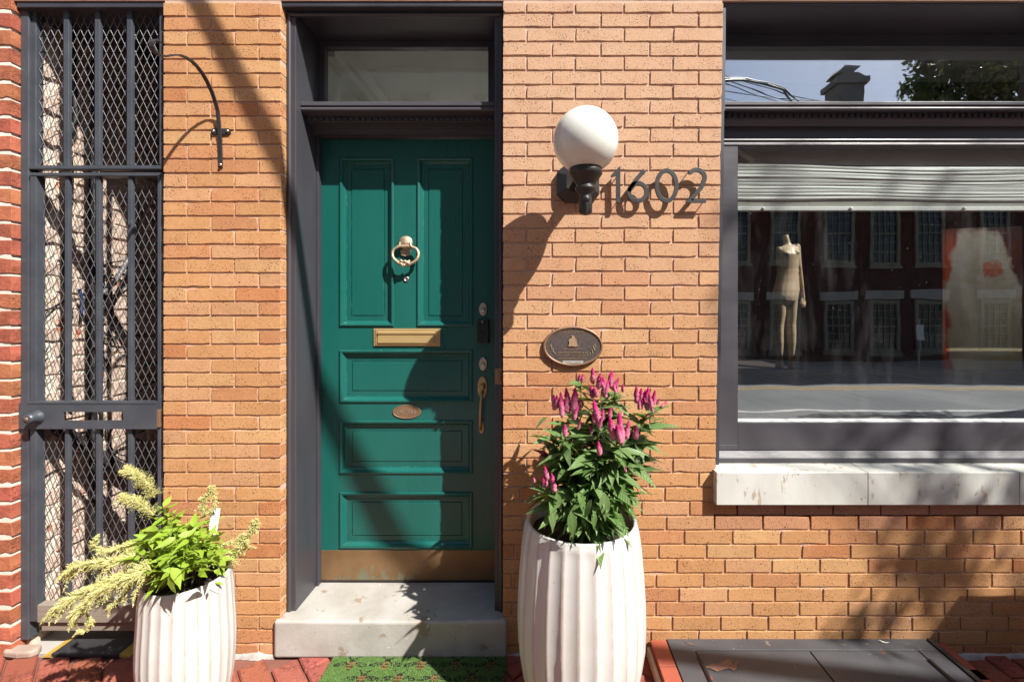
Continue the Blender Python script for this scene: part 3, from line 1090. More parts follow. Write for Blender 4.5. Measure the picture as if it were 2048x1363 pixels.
# locks
for (py, ry) in ((618, 13.5), (727, 14)):
    lk = oval(MB(), dx(966.5), dz(py), 8.5 / DS, ry / DS, DD, [(0, 0), (0, .004), (.003, .007), (.005, .007)])
    lk.lathe([(.013, .007), (.013, .013), (.010, .015), (0, .0145)], (dx(966.5), DD, dz(py + 2)), 20, axis='y')
    lk.box(dx(966.5) - .001, dx(966.5) + .001, DD - .0155, DD - .0145, dz(py + 5), dz(py - 1))
    lk.build('deadbolt', m_nickel, door)
kp = MB().box(dx(955), dx(979), DD - .022, DD - .0005, dz(686), dz(638.5))
kpo = kp.build('keypad_lock', m_coat_black, door, bevel=.004)
MB().lathe([(.0055, 0), (.0055, .002), (0, .003)], (dx(966), DD - .022, dz(643)), 14, axis='y').build('button', m_nickel, kpo)
hd = oval(MB(), dx(965.5), dz(774), 10.5 / DS, 23 / DS, DD, [(0, 0), (0, .004), (.004, .008), (.008, .008)])
hd.prism_y([(dx(963) + .012 * math.cos(a), dz(854) + .030 * math.sin(a)) for a in [2 * math.pi * i / 14 for i in range(14)]], DD - .006, DD)
hd.tube([(dx(965), DD - .008, dz(783)), (dx(965), DD - .045, dz(786)), (dx(965), DD - .056, dz(800)), (dx(964), DD - .057, dz(820)), (dx(963), DD - .050, dz(840)), (dx(962), DD - .030, dz(852)), (dx(962), DD - .008, dz(857))], [.008, .0075, .0078, .0085, .0075, .006, .006], 10)
hd.lathe([(.012, .008), (.013, .018), (.016, .024), (.010, .032), (0, .034)], (dx(966), DD, dz(772)), 14, axis='y')
hd.build('door_handle', m_brass, door)

# ---- marble step
st = MB()
stp = [(-1.157, -.018), (-.1416, -.018), (-.1416, .012), (-.1585, .06), (-.19, .31), (-1.10, .31), (-1.134, .06), (-1.157, .012)]
st.prism_z(stp, 0.0, .1625)
step = st.build('stone_step', m_step)
bm = bmesh.new()
bm.from_mesh(step.data)
bmesh.ops.subdivide_edges(bm, edges=[e for e in bm.edges if e.calc_length() > .3], cuts=14, use_grid_fill=True)
bmesh.ops.triangulate(bm, faces=[f for f in bm.faces if len(f.verts) > 4])
for v in bm.verts:
    if v.co.z > .1:
        v.co.z -= 0.004 * max(0, 1 - abs(v.co.x + .63) / .45) * (1 if v.co.y < .1 else .4)
        if v.co.y < 0: v.co.z += rnd.uniform(-.0015, .0008)
bm.to_mesh(step.data)
bm.free()
bv = step.modifiers.new('bevel', 'BEVEL')
bv.width = .011
bv.segments = 3
bv.limit_method = 'ANGLE'
bv.angle_limit = R(50)
tag(step, 'worn white marble doorstep below the green door', 'step')

# ---- shop window
wf = MB()
# outer casing strip (leans), lintel moulding, soffit board
zs = [0.83, 1.2, 1.6, 2.0, 2.4, TOP - .012]
for a, b in zip(zs[:-1], zs[1:]):
    wf.prism_y([(win_edge(a) + .002, a), (win_edge(a) + .024, a), (win_edge(b) + .020, b), (win_edge(b) + .002, b)], 0.020, 0.26)
wf.box(win_edge(2.86), WIN_R, .018, .27, 2.865, TOP + .011)
WGX = (1468 - 1078) / 428.0
TGX = win_edge(2.6) + .030
# transom frame
wf.box(win_edge(2.7) + .02, WIN_R, .222, .262, 2.802, 2.8648)
wf.box(WIN_R - .10, WIN_R, .022, .27, .83, 2.8645)
swin = wf.build('shop_window', m_dark, house, bevel=.003)
cp = [(.262, 2.446), (.030, 2.446), (.030, 2.431), (.040, 2.4285), (.040, 2.425)]
cp += arc((.040, 2.4165), .0085, 110, 260, 5)
cp += [(.060, 2.4135), (.084, 2.4165), (.084, 2.392), (.090, 2.390), (.098, 2.378), (.104, 2.366), (.130, 2.364), (.130, 2.304), (.262, 2.304)]
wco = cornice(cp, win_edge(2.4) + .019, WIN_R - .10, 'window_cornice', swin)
wd = MB()
x = win_edge(2.4) + .026
while x < WIN_R - .12:
    wd.box(x, x + .0185, .073, .0838, 2.395, 2.414)
    x += .0281
tag(wd.build('dentil_course', m_dark, swin, bevel=.001), kind='stuff')
# lower sash
sf = MB()
sf.prism_x([(.090, 2.303), (.088, 2.296), (.094, 2.286), (.088, 2.276), (.098, 2.266), (.145, 2.266), (.145, 2.303)], win_edge(2.3) + .022, WIN_R - .10)
for a, b in zip(zs[:-1], zs[1:]):
    a2, b2 = max(a, .9), min(b, 2.2655)
    if b2 <= a2: continue
    sf.prism_y([(win_edge(a2) + .025, a2), (WGX, a2), (WGX, b2), (win_edge(b2) + .021, b2)], .086, .150)
sf.box(WGX, WIN_R - .10, .0855, .15, .8755, 1.002)
sf.box(win_edge(.9) + .025, WGX, .0853, .15, .8755, .9)
sf.prism_x([(.062, .845), (.080, .8745), (.15, .8745), (.15, .822), (.066, .822)], win_edge(.85) + .026, WIN_R - .10)
sf.build('sash', m_dark_worn_glare, swin, bevel=.002)
pt = MB()
pt.prism_x([(.122, 1.012), (.096, 1.0025), (.122, 1.0022)], WGX, WIN_R - .10)
pt.prism_z([(WGX + .0005, .100), (WGX + .007, .122), (WGX + .0005, .122)], 1.0125, 2.265)
pt.build('putty', m_putty, swin)
MB().box(WGX - .004, WIN_R - .096, .1225, .1265, .998, 2.270).build('pane', m_glass, swin)
MB().box(win_edge(2.6) + .018, WIN_R - .05, .236, .240, 2.44, 2.806).build('pane', m_glass_up, swin)
for i, (a, b) in enumerate(((.765, 1.4155), (1.4185, 2.0685), (2.0715, 2.80))):
    s = MB().prism_x([(-.040, .677), (.16, .677), (.16, .826), (-.038, .817), (-.040, .815)], a, b)
    s.build('sill_stone', m_sill, house, bevel=.003)

# ------------------------------------------------------------------ rooms behind the front
def frosted_mat():
    t = NT('added_frosted_panel')
    tl = t.n('BsdfTranslucent')
    tl.inputs['Color'].default_value = (.85, .86, .86, 1)
    df = t.n('BsdfDiffuse')
    df.inputs['Color'].default_value = (.8, .8, .8, 1)
    mx = t.n('MixShader')
    mx.inputs[0].default_value = .15
    t.l(tl.outputs[0], mx.inputs[1])
    t.l(df.outputs[0], mx.inputs[2])
    return t.finish(mx)


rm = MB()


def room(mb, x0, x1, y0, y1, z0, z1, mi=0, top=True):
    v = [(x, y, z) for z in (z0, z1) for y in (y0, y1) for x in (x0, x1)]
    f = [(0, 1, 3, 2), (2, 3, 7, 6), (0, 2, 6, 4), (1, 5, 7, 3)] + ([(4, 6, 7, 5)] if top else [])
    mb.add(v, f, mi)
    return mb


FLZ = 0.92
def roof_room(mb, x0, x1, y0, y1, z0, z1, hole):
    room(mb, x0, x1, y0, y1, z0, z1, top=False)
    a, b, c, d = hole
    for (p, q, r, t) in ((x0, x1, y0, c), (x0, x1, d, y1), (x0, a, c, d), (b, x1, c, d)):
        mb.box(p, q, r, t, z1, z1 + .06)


roof_room(rm, .70, 6.6, .31, 5.2, FLZ - .001, 2.95, (1.6, 6.4, 1.6, 3.0))  # ceiling hole added to let light onto the mannequin and painting
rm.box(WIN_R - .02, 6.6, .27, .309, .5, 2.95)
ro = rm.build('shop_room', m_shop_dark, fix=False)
tag(ro, kind='structure')
# added frosted ceiling panel to brighten the shop, bay left open to sun the mannequin
rl = MB()
for (p, q, r, t) in ((1.6, 2.85, 1.6, 3.0), (4.25, 6.4, 1.6, 3.0), (2.85, 4.25, 2.36, 3.0)):
    rl.box(p, q, r, t, 3.02, 3.03)
tag(rl.build('added_light_panel', frosted_mat()), kind='structure')
tag(MB().box(.66, 6.6, .16, 5.2, FLZ - .2, FLZ).build('shop_floor', m_floor_dark), kind='structure')
tag(MB().box(.72, WIN_R, .275, .43, 2.735, 2.94).build('window_valance', m_header), kind='structure')
hall = MB()
roof_room(hall, -1.12, -.17, .302, 2.9, .17, 2.95, (-1.10, -.19, 1.6, 2.85))  # ceiling opening added to brighten the hall behind the transom
hall.box(-1.119, -1.02, .34, 2.8, 2.86, 2.948).box(-1.119, -1.05, .34, 2.8, 2.82, 2.8595)
tag(hall.build('hallway', m_hall, fix=False), kind='structure')

# ------------------------------------------------------------------ left neighbour and the alley
nb = thing('neighbouring_house', 'rough red brick house with thick white mortar left of the gate', 'house', (-2.8, 0, 0))
NX = -2.319
nm = MB()
nm.box(-7.5, NX - .0035, .0005, 5.5, -.05, 5.3)
nm.build('mortar_bed', m_mortar_white, nb)
PN = 35.0 / S0
z = -.02
k = 0
while z < 3.1:
    xs = [-2.66 - (.10 if k % 2 else 0), -2.455 - (.05 if k % 2 else 0), NX]
    for a, b in zip(xs[:-1], xs[1:]):
        if b == NX: b = NX + .010
        w, h = b - a - .014, PN - .017
        me = brick_mesh(w, h, .09, m_redbrick, rough=.0032)
        M4 = Matrix.Translation(((a + b) / 2, rnd.uniform(-.0045, -.0005), z + PN / 2)) @ Matrix.Rotation(rnd.gauss(0, .012), 4, 'Y') @ Matrix.Diagonal((w / round(w, 2), 1, h / round(h, 3), 1))
        o = link('brick', me, nb, M4)
        b_ = rnd.uniform(.8, 1.15)
        o.color = (0.40 * b_, 0.125 * b_ * rnd.uniform(.8, 1.3), 0.07 * b_, 1)
    z += PN
    k += 1

AX0, AX1, AD = -2.302, XL0 + .003, 4.2
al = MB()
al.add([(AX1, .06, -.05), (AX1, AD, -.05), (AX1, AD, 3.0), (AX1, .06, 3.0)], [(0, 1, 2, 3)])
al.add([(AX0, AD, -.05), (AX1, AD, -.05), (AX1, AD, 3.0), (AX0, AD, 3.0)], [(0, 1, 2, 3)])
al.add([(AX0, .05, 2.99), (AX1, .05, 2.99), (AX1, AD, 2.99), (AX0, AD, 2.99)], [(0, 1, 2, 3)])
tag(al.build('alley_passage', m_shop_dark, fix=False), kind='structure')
tag(MB().box(AX0 - .02, AX1 + .02, .01, AD, -.1, 0.0).build('alley_floor', m_concrete), kind='structure')
MB().box(XL0 - .66, AX1, .012, .30, 2.853, TOP + .011).build('gate_lintel', m_dark, house, bevel=.003)
aw = tag(MB().box(AX0 - .3, AX0, .055, AD, -.06, 3.0).build('alley_wall', m_mortar_white), 'limewashed rough brick alley wall behind the gate', 'wall')
z = -.02
k = 0
while z < 2.95:
    y = .05 + (.11 if k % 2 else 0)
    for q in range(6):
        w, h = rnd.uniform(.19, .215), PN - .014
        me = brick_mesh(w - .012, h, .05, m_alley_brick, rough=.004)
        M4 = Matrix.Translation((AX0 + rnd.uniform(.004, .018), y + w / 2, z + PN / 2)) @ Matrix.Rotation(R(90), 4, 'Z') @ Matrix.Rotation(rnd.gauss(0, .02), 4, 'Y')
        o = link('brick', me, aw, M4)
        b_ = rnd.uniform(.8, 1.15)
        o.color = (0.52 * b_, 0.15 * b_ * rnd.uniform(.8, 1.35), 0.06 * b_, 1)
        y += w
    z += PN
    k += 1

# cables hung along the alley wall
cab = thing('cable_tangle', 'tangle of black cables looping down the alley wall', 'cables', (AX0, .2, 0))


def wob(p, amp):
    return Vector(p) + Vector((rnd.gauss(0, amp * .4), rnd.gauss(0, amp), rnd.gauss(0, amp)))


for i in range(8):
    y0 = rnd.choice((rnd.uniform(.10, .20), rnd.uniform(.28, .34)))
    pts = []
    zt, zb_ = rnd.uniform(2.2, 2.9), rnd.uniform(.5, 1.4)
    y = y0
    for q in range(14):
        y += rnd.gauss(0, .007)
        pts.append((AX0 + .03 + rnd.uniform(0, .035), max(.08, y), zt + (zb_ - zt) * q / 13))
    MB().tube(pts, rnd.choice((.004, .005, .007, .010)), 6).build('cable', (m_cable_grey if i == 3 else m_cable), cab)
for i in range(11):
    c = (rnd.uniform(.2, .62), rnd.uniform(.75, 1.75))
    ry, rz_ = rnd.uniform(.06, .22), rnd.uniform(.06, .22)
    ph0 = rnd.uniform(0, 6.28)
    ln = rnd.uniform(3.5, 7.5)
    pts = [(AX0 + .035 + .03 * math.sin(a * .7 + i), c[0] + ry * math.cos(ph0 + a), c[1] + rz_ * math.sin(ph0 + a) - .02 * a) for a in [ln * q / 22 for q in range(23)]]
    MB().tube(pts, rnd.choice((.003, .004, .005)), 6).build('cable', m_cable, cab)
MB().tube([(AX0 + .06, .22, 1.62), (AX0 + .06, .235, 1.56), (AX0 + .06, .23, 1.50)], .007, 6).build('cable', m_cable_blue, cab)
MB().tube([(AX0 + .05, .55, 2.15), (AX0 + .08, .50, 1.85), (AX0 + .1, .36, 1.66), (AX0 + .09, .3, 1.60)], .011, 8).build('cable', m_cable_grey, cab)
pole_ = thing('conduit_pipe', 'dark vertical conduit pipe on the alley wall', 'pipe', (AX0 + .03, .34, 0), 'conduits on the alley wall')
MB().tube([(AX0 + .04, .31, .0), (AX0 + .04, .31, 2.3)], .014, 10).build('pipe', m_cable, pole_)
brd = thing('leaning_board', 'dark timber leaning diagonally inside the alley', 'board', (AX0 + .1, .3, 0))
MB().ribbon([(AX0 + .07, .10, .98), (AX0 + .07, .82, .30)], .03, .05, (1, 0, 0)).build('plank', m_shop_dark, brd)

# ------------------------------------------------------------------ security gate
gate = thing('security_gate', 'dark steel security gate with bars over diamond mesh', 'gate', (-1.98, .03, 0))
GD = .030
GS = 910 / (2 + GD)


def gx(px): return (px - 1078) / GS
def gz(py): return 1.5 - (py - 627) / GS


g = MB()
g.box(gx(41), gx(57), GD, GD + .045, gz(1279), gz(2))
g.box(gx(57), gx(66), GD + .012, GD + .045, gz(338), gz(2))
g.build('post', m_gate, gate, bevel=.003)
g = MB().box(gx(57.5), gx(325), GD - .002, GD + .035, gz(13), gz(2))
g.build('top_rail', m_gate, gate, bevel=.002)
g = MB().box(gx(57.5), gx(325), GD, GD + .035, gz(338), gz(330.5))
g.build('transom_rail', m_gate, gate, bevel=.002)
g = MB().box(gx(318.7), gx(325.5), GD, GD + .035, gz(330), gz(13.5))
g.build('stile', m_gate, gate, bevel=.002)
for (a, b) in ((124, 134.5), (186.6, 197), (251, 261.5)):
    MB().box(gx(a), gx(b), GD + .006, GD + .022, gz(330), gz(13.5)).build('bar', m_gate, gate, bevel=.002)
# the leaf
MB().box(gx(62), gx(74.5), GD - .004, GD + .035, gz(1241), gz(353)).build('stile', m_gate, gate, bevel=.002)
MB().box(gx(316.5), gx(323), GD - .004, GD + .035, gz(1241), gz(353)).build('stile', m_gate, gate, bevel=.002)
MB().box(gx(61), gx(323.5), GD - .006, GD + .036, gz(352.5), gz(346)).build('top_rail', m_gate, gate, bevel=.002)
MB().box(gx(323.6), gx(327.2), GD - .003, GD + .02, gz(1241), gz(346)).build('hinge_strip', m_gate, gate, bevel=.001)
for (a, b) in ((127.5, 136), (190, 198.3), (254, 262.7)):
    MB().box(gx(a), gx(b), GD + .004, GD + .020, gz(805), gz(353)).build('bar', m_gate, gate, bevel=.002)
    MB().box(gx(a), gx(b), GD + .004, GD + .020, gz(1206), gz(856)).build('bar', m_gate, gate, bevel=.002)
lr = MB()
X = [gx(44), gx(132), gx(251), gx(318)]
Zr = [gz(856), gz(839), gz(822), gz(804.5)]
lr.box(X[0], X[3], GD - .012, GD - .0065, Zr[2], Zr[3]).box(X[0], X[3], GD - .012, GD - .0065, Zr[0], Zr[1])
lr.box(X[0], X[1], GD - .012, GD - .0065, Zr[1], Zr[2]).box(X[2], X[3], GD - .012, GD - .0065, Zr[1], Zr[2])
lr.box(gx(62), gx(318.2), GD - .014, GD + .03, gz(806), gz(802))
lk = lr.build('lock_rail', m_gate, gate)
kb = MB().lathe([(.030, 0), (.030, .006), (.024, .012), (.022, .03), (.019, .045), (.010, .047), (.009, .045), (0, .045)], (gx(82), GD - .012, gz(832)), 24, axis='y')
kb.build('knob', m_gate, lk)
MB().lathe([(.0095, .046), (.0095, .049), (0, .049)], (gx(82), GD - .012, gz(832)), 16, axis='y').build('keyhole', m_bronze, lk)
MB().box(gx(317), gx(324.5), GD - .012, GD + .002, gz(853), gz(818)).build('hinge', m_bronze, gate, bevel=.002)


def diamond_mesh(name, x0, x1, z0, z1, y, phase=0.0):
    a, b = .0335, .0728
    mb = MB()
    n = int((x1 - x0) / (a / 2)) + 1
    for i in range(n + 1):
        xb = x0 + i * a / 2
        if xb > x1 + a / 4: break
        pts = []
        j = 0
        z = z0
        while z < z1 + 1e-6:
            s = 1 if (i + j) % 2 == 0 else -1
            amp = a / 4 - .0009
            xx = min(max(xb + s * amp, x0), x1)
            pts.append((xx, y + s * .0006, min(z + .0055, z1)))
            pts.append((xx, y + s * .0006, min(z + .0095, z1)))
            z += b / 2
            j += 1
        q = [pts[0]]
        for p in pts[1:]:
            if (Vector(p) - Vector(q[-1])).length > 1e-4: q.append(p)
        mb.tube(q, .00140, 5)
    return tag(mb.build(name, m_mesh, gate, fix=False), kind='stuff')


diamond_mesh('wire_mesh', gx(62), gx(319), gz(331), gz(17), GD + .028)
diamond_mesh('wire_mesh', gx(74), gx(317), gz(806), gz(353), GD + .028)
diamond_mesh('wire_mesh', gx(74), gx(317), gz(1207), gz(856), GD + .028)
wt = thing('timber_threshold', 'weathered timber boards across the foot of the gate', 'boards', (-1.98, .03, .2))
MB().box(gx(77), gx(326), GD - .006, GD + .03, gz(1243), gz(1207)).build('plank', m_wood_old, wt, bevel=.003)
MB().prism_x([(GD + .010, gz(1244) - .002), (GD + .010, gz(1264)), (GD + .04, gz(1262)), (GD + .04, gz(1244) - .002)], gx(78), gx(326)).build('plank', m_wood_old, wt, bevel=.003)
mt = thing('rubber_mat', 'black rubber mat with yellow edges under the gate', 'mat', (-1.95, -.02, 0))
MB().box(-2.128, -1.835, -.012, .5, .0, .016).build('mat_body', m_rubber, mt, bevel=.004)
for xa, xb in ((-2.172, -2.130), (-1.790, -1.833)):
    MB().add([(xa, -.012, .003), (xb, -.012, .0155), (xb, .5, .0155), (xa, .5, .003), (xa, -.012, 0), (xb, -.012, 0), (xb, .5, 0), (xa, .5, 0)], [(0, 1, 2, 3), (4, 5, 1, 0), (3, 2, 6, 7)]).build('edge_strip', m_yellow, mt)
ps = MB()
pp = [(-2.34, -.015), (-2.27, -.025), (-2.215, -.02), (-2.20, .0), (-2.215, .03), (-2.36, .03)]
ps.prism_z(pp, 0, .030)
tag(ps.build('plinth_stone', m_plinth, bevel=.008), 'broken pale plinth stone beside the gate post', 'stone')

# ------------------------------------------------------------------ hook bracket on the left pier
hk = thing('plant_hook', 'black curved iron plant hook on the left brick pier', 'hook', (-1.396, 0, 2.2))
HX = -1.3956
pts = [(.004, .640), (.006, .70), (.008, .763), (.012, .798), (.023, .880), (.040, .915), (.058, .944), (.085, .973), (.113, .995), (.140, 1.007), (.17, 1.0135), (.20, 1.012), (.23, 1.0046), (.265, .985), (.302, .959), (.318, .953), (.335, .948), (.350, .950), (.360, .962), (.361, .976), (.352, .990), (.339, .9966), (.327, .996)]
MB().ribbon([(HX, -z_, y_ + 1.5) for z_, y_ in pts], .016, .006, (1, 0, 0)).build('arm', m_num, hk, bevel=.001)
b0 = at(443, 264, 0)
MB().prism_y([(b0.x + .042 * u, b0.z + .013 * v) for u, v in ((-1, -.6), (-.85, -1), (.85, -1), (1, -.6), (1, .6), (.85, 1), (-.85, 1), (-1, .6))], -.006, 0.001).build('cross_plate', m_num, hk, bevel=.001)
for px, py, o_ in ((429.5, 263.5, .006), (457.5, 263.5, .006), (444.5, 331, .009)):
    p = at(px, py, 0)
    MB().lathe([(.0065, o_), (.0065, o_ + .004), (.004, o_ + .006), (0, o_ + .0062)], (p.x, 0, p.z), 10, axis='y').build('bolt', m_nickel, hk)

# ------------------------------------------------------------------ globe wall lamp
LZ = .272
ls_ = 910 / (2 - LZ)
LX, LG = (1171 - 1078) / ls_, 1.5 + (627 - 282) / ls_
lr_ = 65 / ls_
lamp = thing('wall_lamp', 'black wall lamp with white opal glass globe beside the house number', 'lamp', (LX, 0, 2.06))
gb = MB()
gb.lathe([(lr_ * math.sin(R(a)), -lr_ * math.cos(R(a))) for a in range(24, 181, 6)], (LX, -LZ, LG), 48)
gb.build('globe', m_globe, lamp)


def lz(py): return 1.5 + (627 - py) / ls_


cupp = [(28, 336), (33, 337), (33.5, 349), (31, 352), (24.5, 361), (19, 369), (16.5, 372), (20, 374.5), (21.5, 377.5), (20, 381), (14, 387), (11.5, 391), (12.5, 396), (13.5, 405), (13.5, 424), (9, 429), (0, 431)]
MB().lathe([(r / ls_, lz(y)) for r, y in reversed(cupp)], (LX, -LZ, 0), 28).build('fitter_cup', m_black_metal, lamp)
fn = MB()
fn.lathe([(.0, -.018), (.011, -.014), (.0165, 0), (.012, .013), (.0, .018)], (LX, -LZ - .022, lz(401)), 16)
fn.tube([(LX, -LZ - .022, lz(406)), (LX, -LZ - .025, lz(418)), (LX, -LZ - .020, lz(429))], [.011, .009, .007], 10)
fn.build('scroll_end', m_black_metal, lamp)
BZ = 1.5 + (627 - 369) / S0
BX = .170


def octo(hw, hh, k=.42):
    return [(BX + hw * u, BZ + hh * v) for u, v in ((-1, -1 + k), (-1 + k, -1), (1 - k, -1), (1, -1 + k), (1, 1 - k), (1 - k, 1), (-1 + k, 1), (-1, 1 - k))]


bp = MB()
o1, o2 = octo(.092, .082), octo(.052, .046)
vs = [(x, 0.001, z) for x, z in o1] + [(x, -.022, z) for x, z in o1] + [(x, -.052, z) for x, z in o2]
bp.add(vs, [(i, (i + 1) % 8, (i + 1) % 8 + 8, i + 8) for i in range(8)] + [(i + 8, (i + 1) % 8 + 8, (i + 1) % 8 + 16, i + 16) for i in range(8)] + [tuple(range(16, 24))])
bp.build('back_plate', m_black_metal, lamp)
MB().tube([(LX, -.05, BZ), (LX, -.11, BZ - .012), (LX, -.19, BZ - .030), (LX, -LZ, lz(405))], [.028, .020, .017, .018], 12).build('arm', m_black_metal, lamp)

# ------------------------------------------------------------------ house number 1602
NS = 910 / 1.968
NY = -.032


def nxy(u, v):
    px, py = 1080 + u / 5.851, 300 + v / 5.851
    return ((px - 1078) / NS, 1.5 - (py - 627) / NS)


def num(name_label, strokes, pins):
    t_ = thing('house_number', name_label, 'house number', (*nxy(*pins[0])[:1], 0, 2.05), 'house number numerals')
    mb = MB()
    for kind, w, pl in strokes:
        if kind == 'poly':
            mb.prism_y([nxy(*p) for p in pl], NY - .005, NY + .005)
        else:
            closed = kind == 'loop'
            P = [Vector(nxy(*p)) for p in pl]
            n = len(P)
            vs, fs = [], []
            hw = w / 5.851 / NS / 2
            for i in range(n):
                if closed: t = P[(i + 1) % n] - P[i - 1]
                else: t = P[min(i + 1, n - 1)] - P[max(i - 1, 0)]
                t.normalize()
                nn = Vector((-t.y, t.x))
                for sgn in (-1, 1):
                    q = P[i] + nn * hw * sgn
                    vs.append((q.x, NY - .005, q.y))
                    vs.append((q.x, NY + .005, q.y))
            m = n if closed else n - 1
            for i in range(m):
                a, b = i * 4, ((i + 1) % n) * 4
                fs += [(a, b, b + 2, a + 2), (a + 1, a + 3, b + 3, b + 1), (a, a + 1, b + 1, b), (a + 2, b + 2, b + 3, a + 3)]
            if not closed:
                fs += [(0, 2, 3, 1), ((n - 1) * 4, (n - 1) * 4 + 1, (n - 1) * 4 + 3, (n - 1) * 4 + 2)]
            mb.add(vs, fs)
    mb.build('numeral', m_num, t_, bevel=.001)
    for p in pins:
        x, z = nxy(*p)
        MB().tube([(x, NY, z), (x, .002, z)], .0022, 8).build('standoff_pin', m_num, t_)


def ell(cx, cy, rx, ry, a0, a1, n):
    return [(cx + rx * math.cos(R(a0 + (a1 - a0) * i / n)), cy + ry * math.sin(R(a0 + (a1 - a0) * i / n))) for i in range(n + 1)]


num('straight pointed numeral one, beside the globe lamp', [('poly', 0, [(888, 615), (888, 305), (832, 322), (826, 300), (938, 188), (938, 615)][::-1])], [(912, 590), (905, 300)])
num('numeral six with a closed lower loop on the brick pier', [('loop', 50, ell(1143, 492, 102, 104, 0, 360, 36)[:-1]), ('line', 50, [(1222, 238), (1180, 285), (1120, 355), (1075, 420), (1047, 465), (1040, 492)])], [(1200, 260), (1060, 540)])
num('oval ring shaped numeral zero on the brick pier', [('loop', 49, ell(1481, 419, 115, 177, 0, 360, 44)[:-1])], [(1465, 245), (1500, 596)])
num('numeral two with flat foot, nearest the shop window', [('line', 50, [(1738, 258)] + ell(1830, 325, 95, 92, 222, 390, 14) + [(1885, 440), (1820, 515), (1762, 585)]), ('poly', 0, [(1712, 618), (1702, 596), (1735, 575), (1942, 575), (1942, 618)][::-1])], [(1745, 250), (1740, 598), (1930, 598)])

# ------------------------------------------------------------------ oval bronze plaque
pq = at(1146, 692, -.012)
PRX, PRZ = 60 * 1.988 / 910, 40.3 * 1.988 / 910
plq = thing('bronze_plaque', 'oval bronze plaque with raised lettering above the pink celosia', 'plaque', (pq.x, 0, pq.z))
oval(MB(), pq.x, pq.z, PRX, PRZ, 0, [(0, -.001), (0, .014), (.002, .017), (.008, .018), (.011, .014), (.0112, .009)], 56).build('rim', m_bronze, plq)
oval(MB(), pq.x, pq.z, PRX - .0105, PRZ - .0105, 0, [(0, .008), (0, .0135)], 56).build('field', m_bronze_dark, plq)
lt = MB()
YF = -.0135
ps_ = 1.988 / 910 / 16.03        # metres per pixel of the enlarged view


def pqx(u): return pq.x + (u - 975) * ps_
def pqz(v): return pq.z - (v - 660) * ps_


letter(lt, 'IN A DISTRICT', pqx(985), pqz(222), YF, .0075, 640 * ps_)
letter(lt, 'PAUL REVERE', pqx(970), pqz(745), YF, .0085, 600 * ps_)
letter(lt, 'GRAND LODGE 1838', pqx(965), pqz(865), YF, .0085, 950 * ps_)
letter(lt, 'RECORD OF COMMUNITY', pqx(1060), pqz(955), YF, .0062, 1100 * ps_)
letter(lt, 'REGISTERED HOUSE', pqx(975), pqz(1050), YF, .0062, 900 * ps_)
arc_t = 'THIS PROPERTY LISTED IN THE NATIONAL REGISTER OF PLACES'
for i, ch in enumerate(arc_t):
    if ch == ' ': continue
    a = R(184 - 188 * i / (len(arc_t) - 1))
    ex, ez = (PRX - .0165) * math.cos(a), (PRZ - .0155) * math.sin(a)
    nrm = Vector((ex / (PRX - .0165) ** 2, ez / (PRZ - .0155) ** 2)).normalized()
    tx = Vector((nrm.y, -nrm.x))
    vs, fs, w = glyph(ch)
    sz = .0066
    lt.add([(pq.x + ex + tx.x * (v.x - w / 2) * sz + nrm.x * (v.y - .36) * sz, YF - v.z / .06 * .0012, pq.z + ez + tx.y * (v.x - w / 2) * sz + nrm.y * (v.y - .36) * sz) for v in vs], fs)
tag(lt.build('lettering', m_letter, plq, fix=False), kind='stuff')
em = MB()
em.prism_y([(pqx(u), pqz(v)) for u, v in ((820, 665), (850, 560), (835, 460), (905, 405), (940, 380), (925, 320), (965, 300), (1000, 340), (1050, 420), (1090, 470), (1085, 560), (1140, 650), (1060, 675), (950, 660))][::-1], YF - .004, YF + .001)
em.tube([(pqx(1000), YF - .003, pqz(350)), (pqx(1050), YF - .004, pqz(430)), (pqx(1100), YF - .003, pqz(560))], .0013, 6)
em.build('emblem', m_letter, plq, bevel=.0006)
for sx, cx_ in ((1, 300), (-1, 1630)):
    em = MB()
    for q in range(9):
        u = cx_ + sx * (q * 14 - 40) + rnd.uniform(-30, 30)
        v = 600 + q * 34
        em.tube([(pqx(u), YF - .001, pqz(v)), (pqx(u + rnd.uniform(-40, 40)), YF - .002, pqz(v + rnd.uniform(20, 50)))], .0016, 5)
    em.build('laurel_spray', m_letter, plq)
sp_o = MB().box(pqx(640), pqx(1300), YF - .0025, YF + .0002, pqz(1205), pqz(1120)).build('date_strip', m_label_strip, plq)
letter(MB(), '1602 - 1838', pqx(970), pqz(1163), YF - .0025, .0045, 500 * ps_, .0003).build('lettering', m_ink, sp_o)

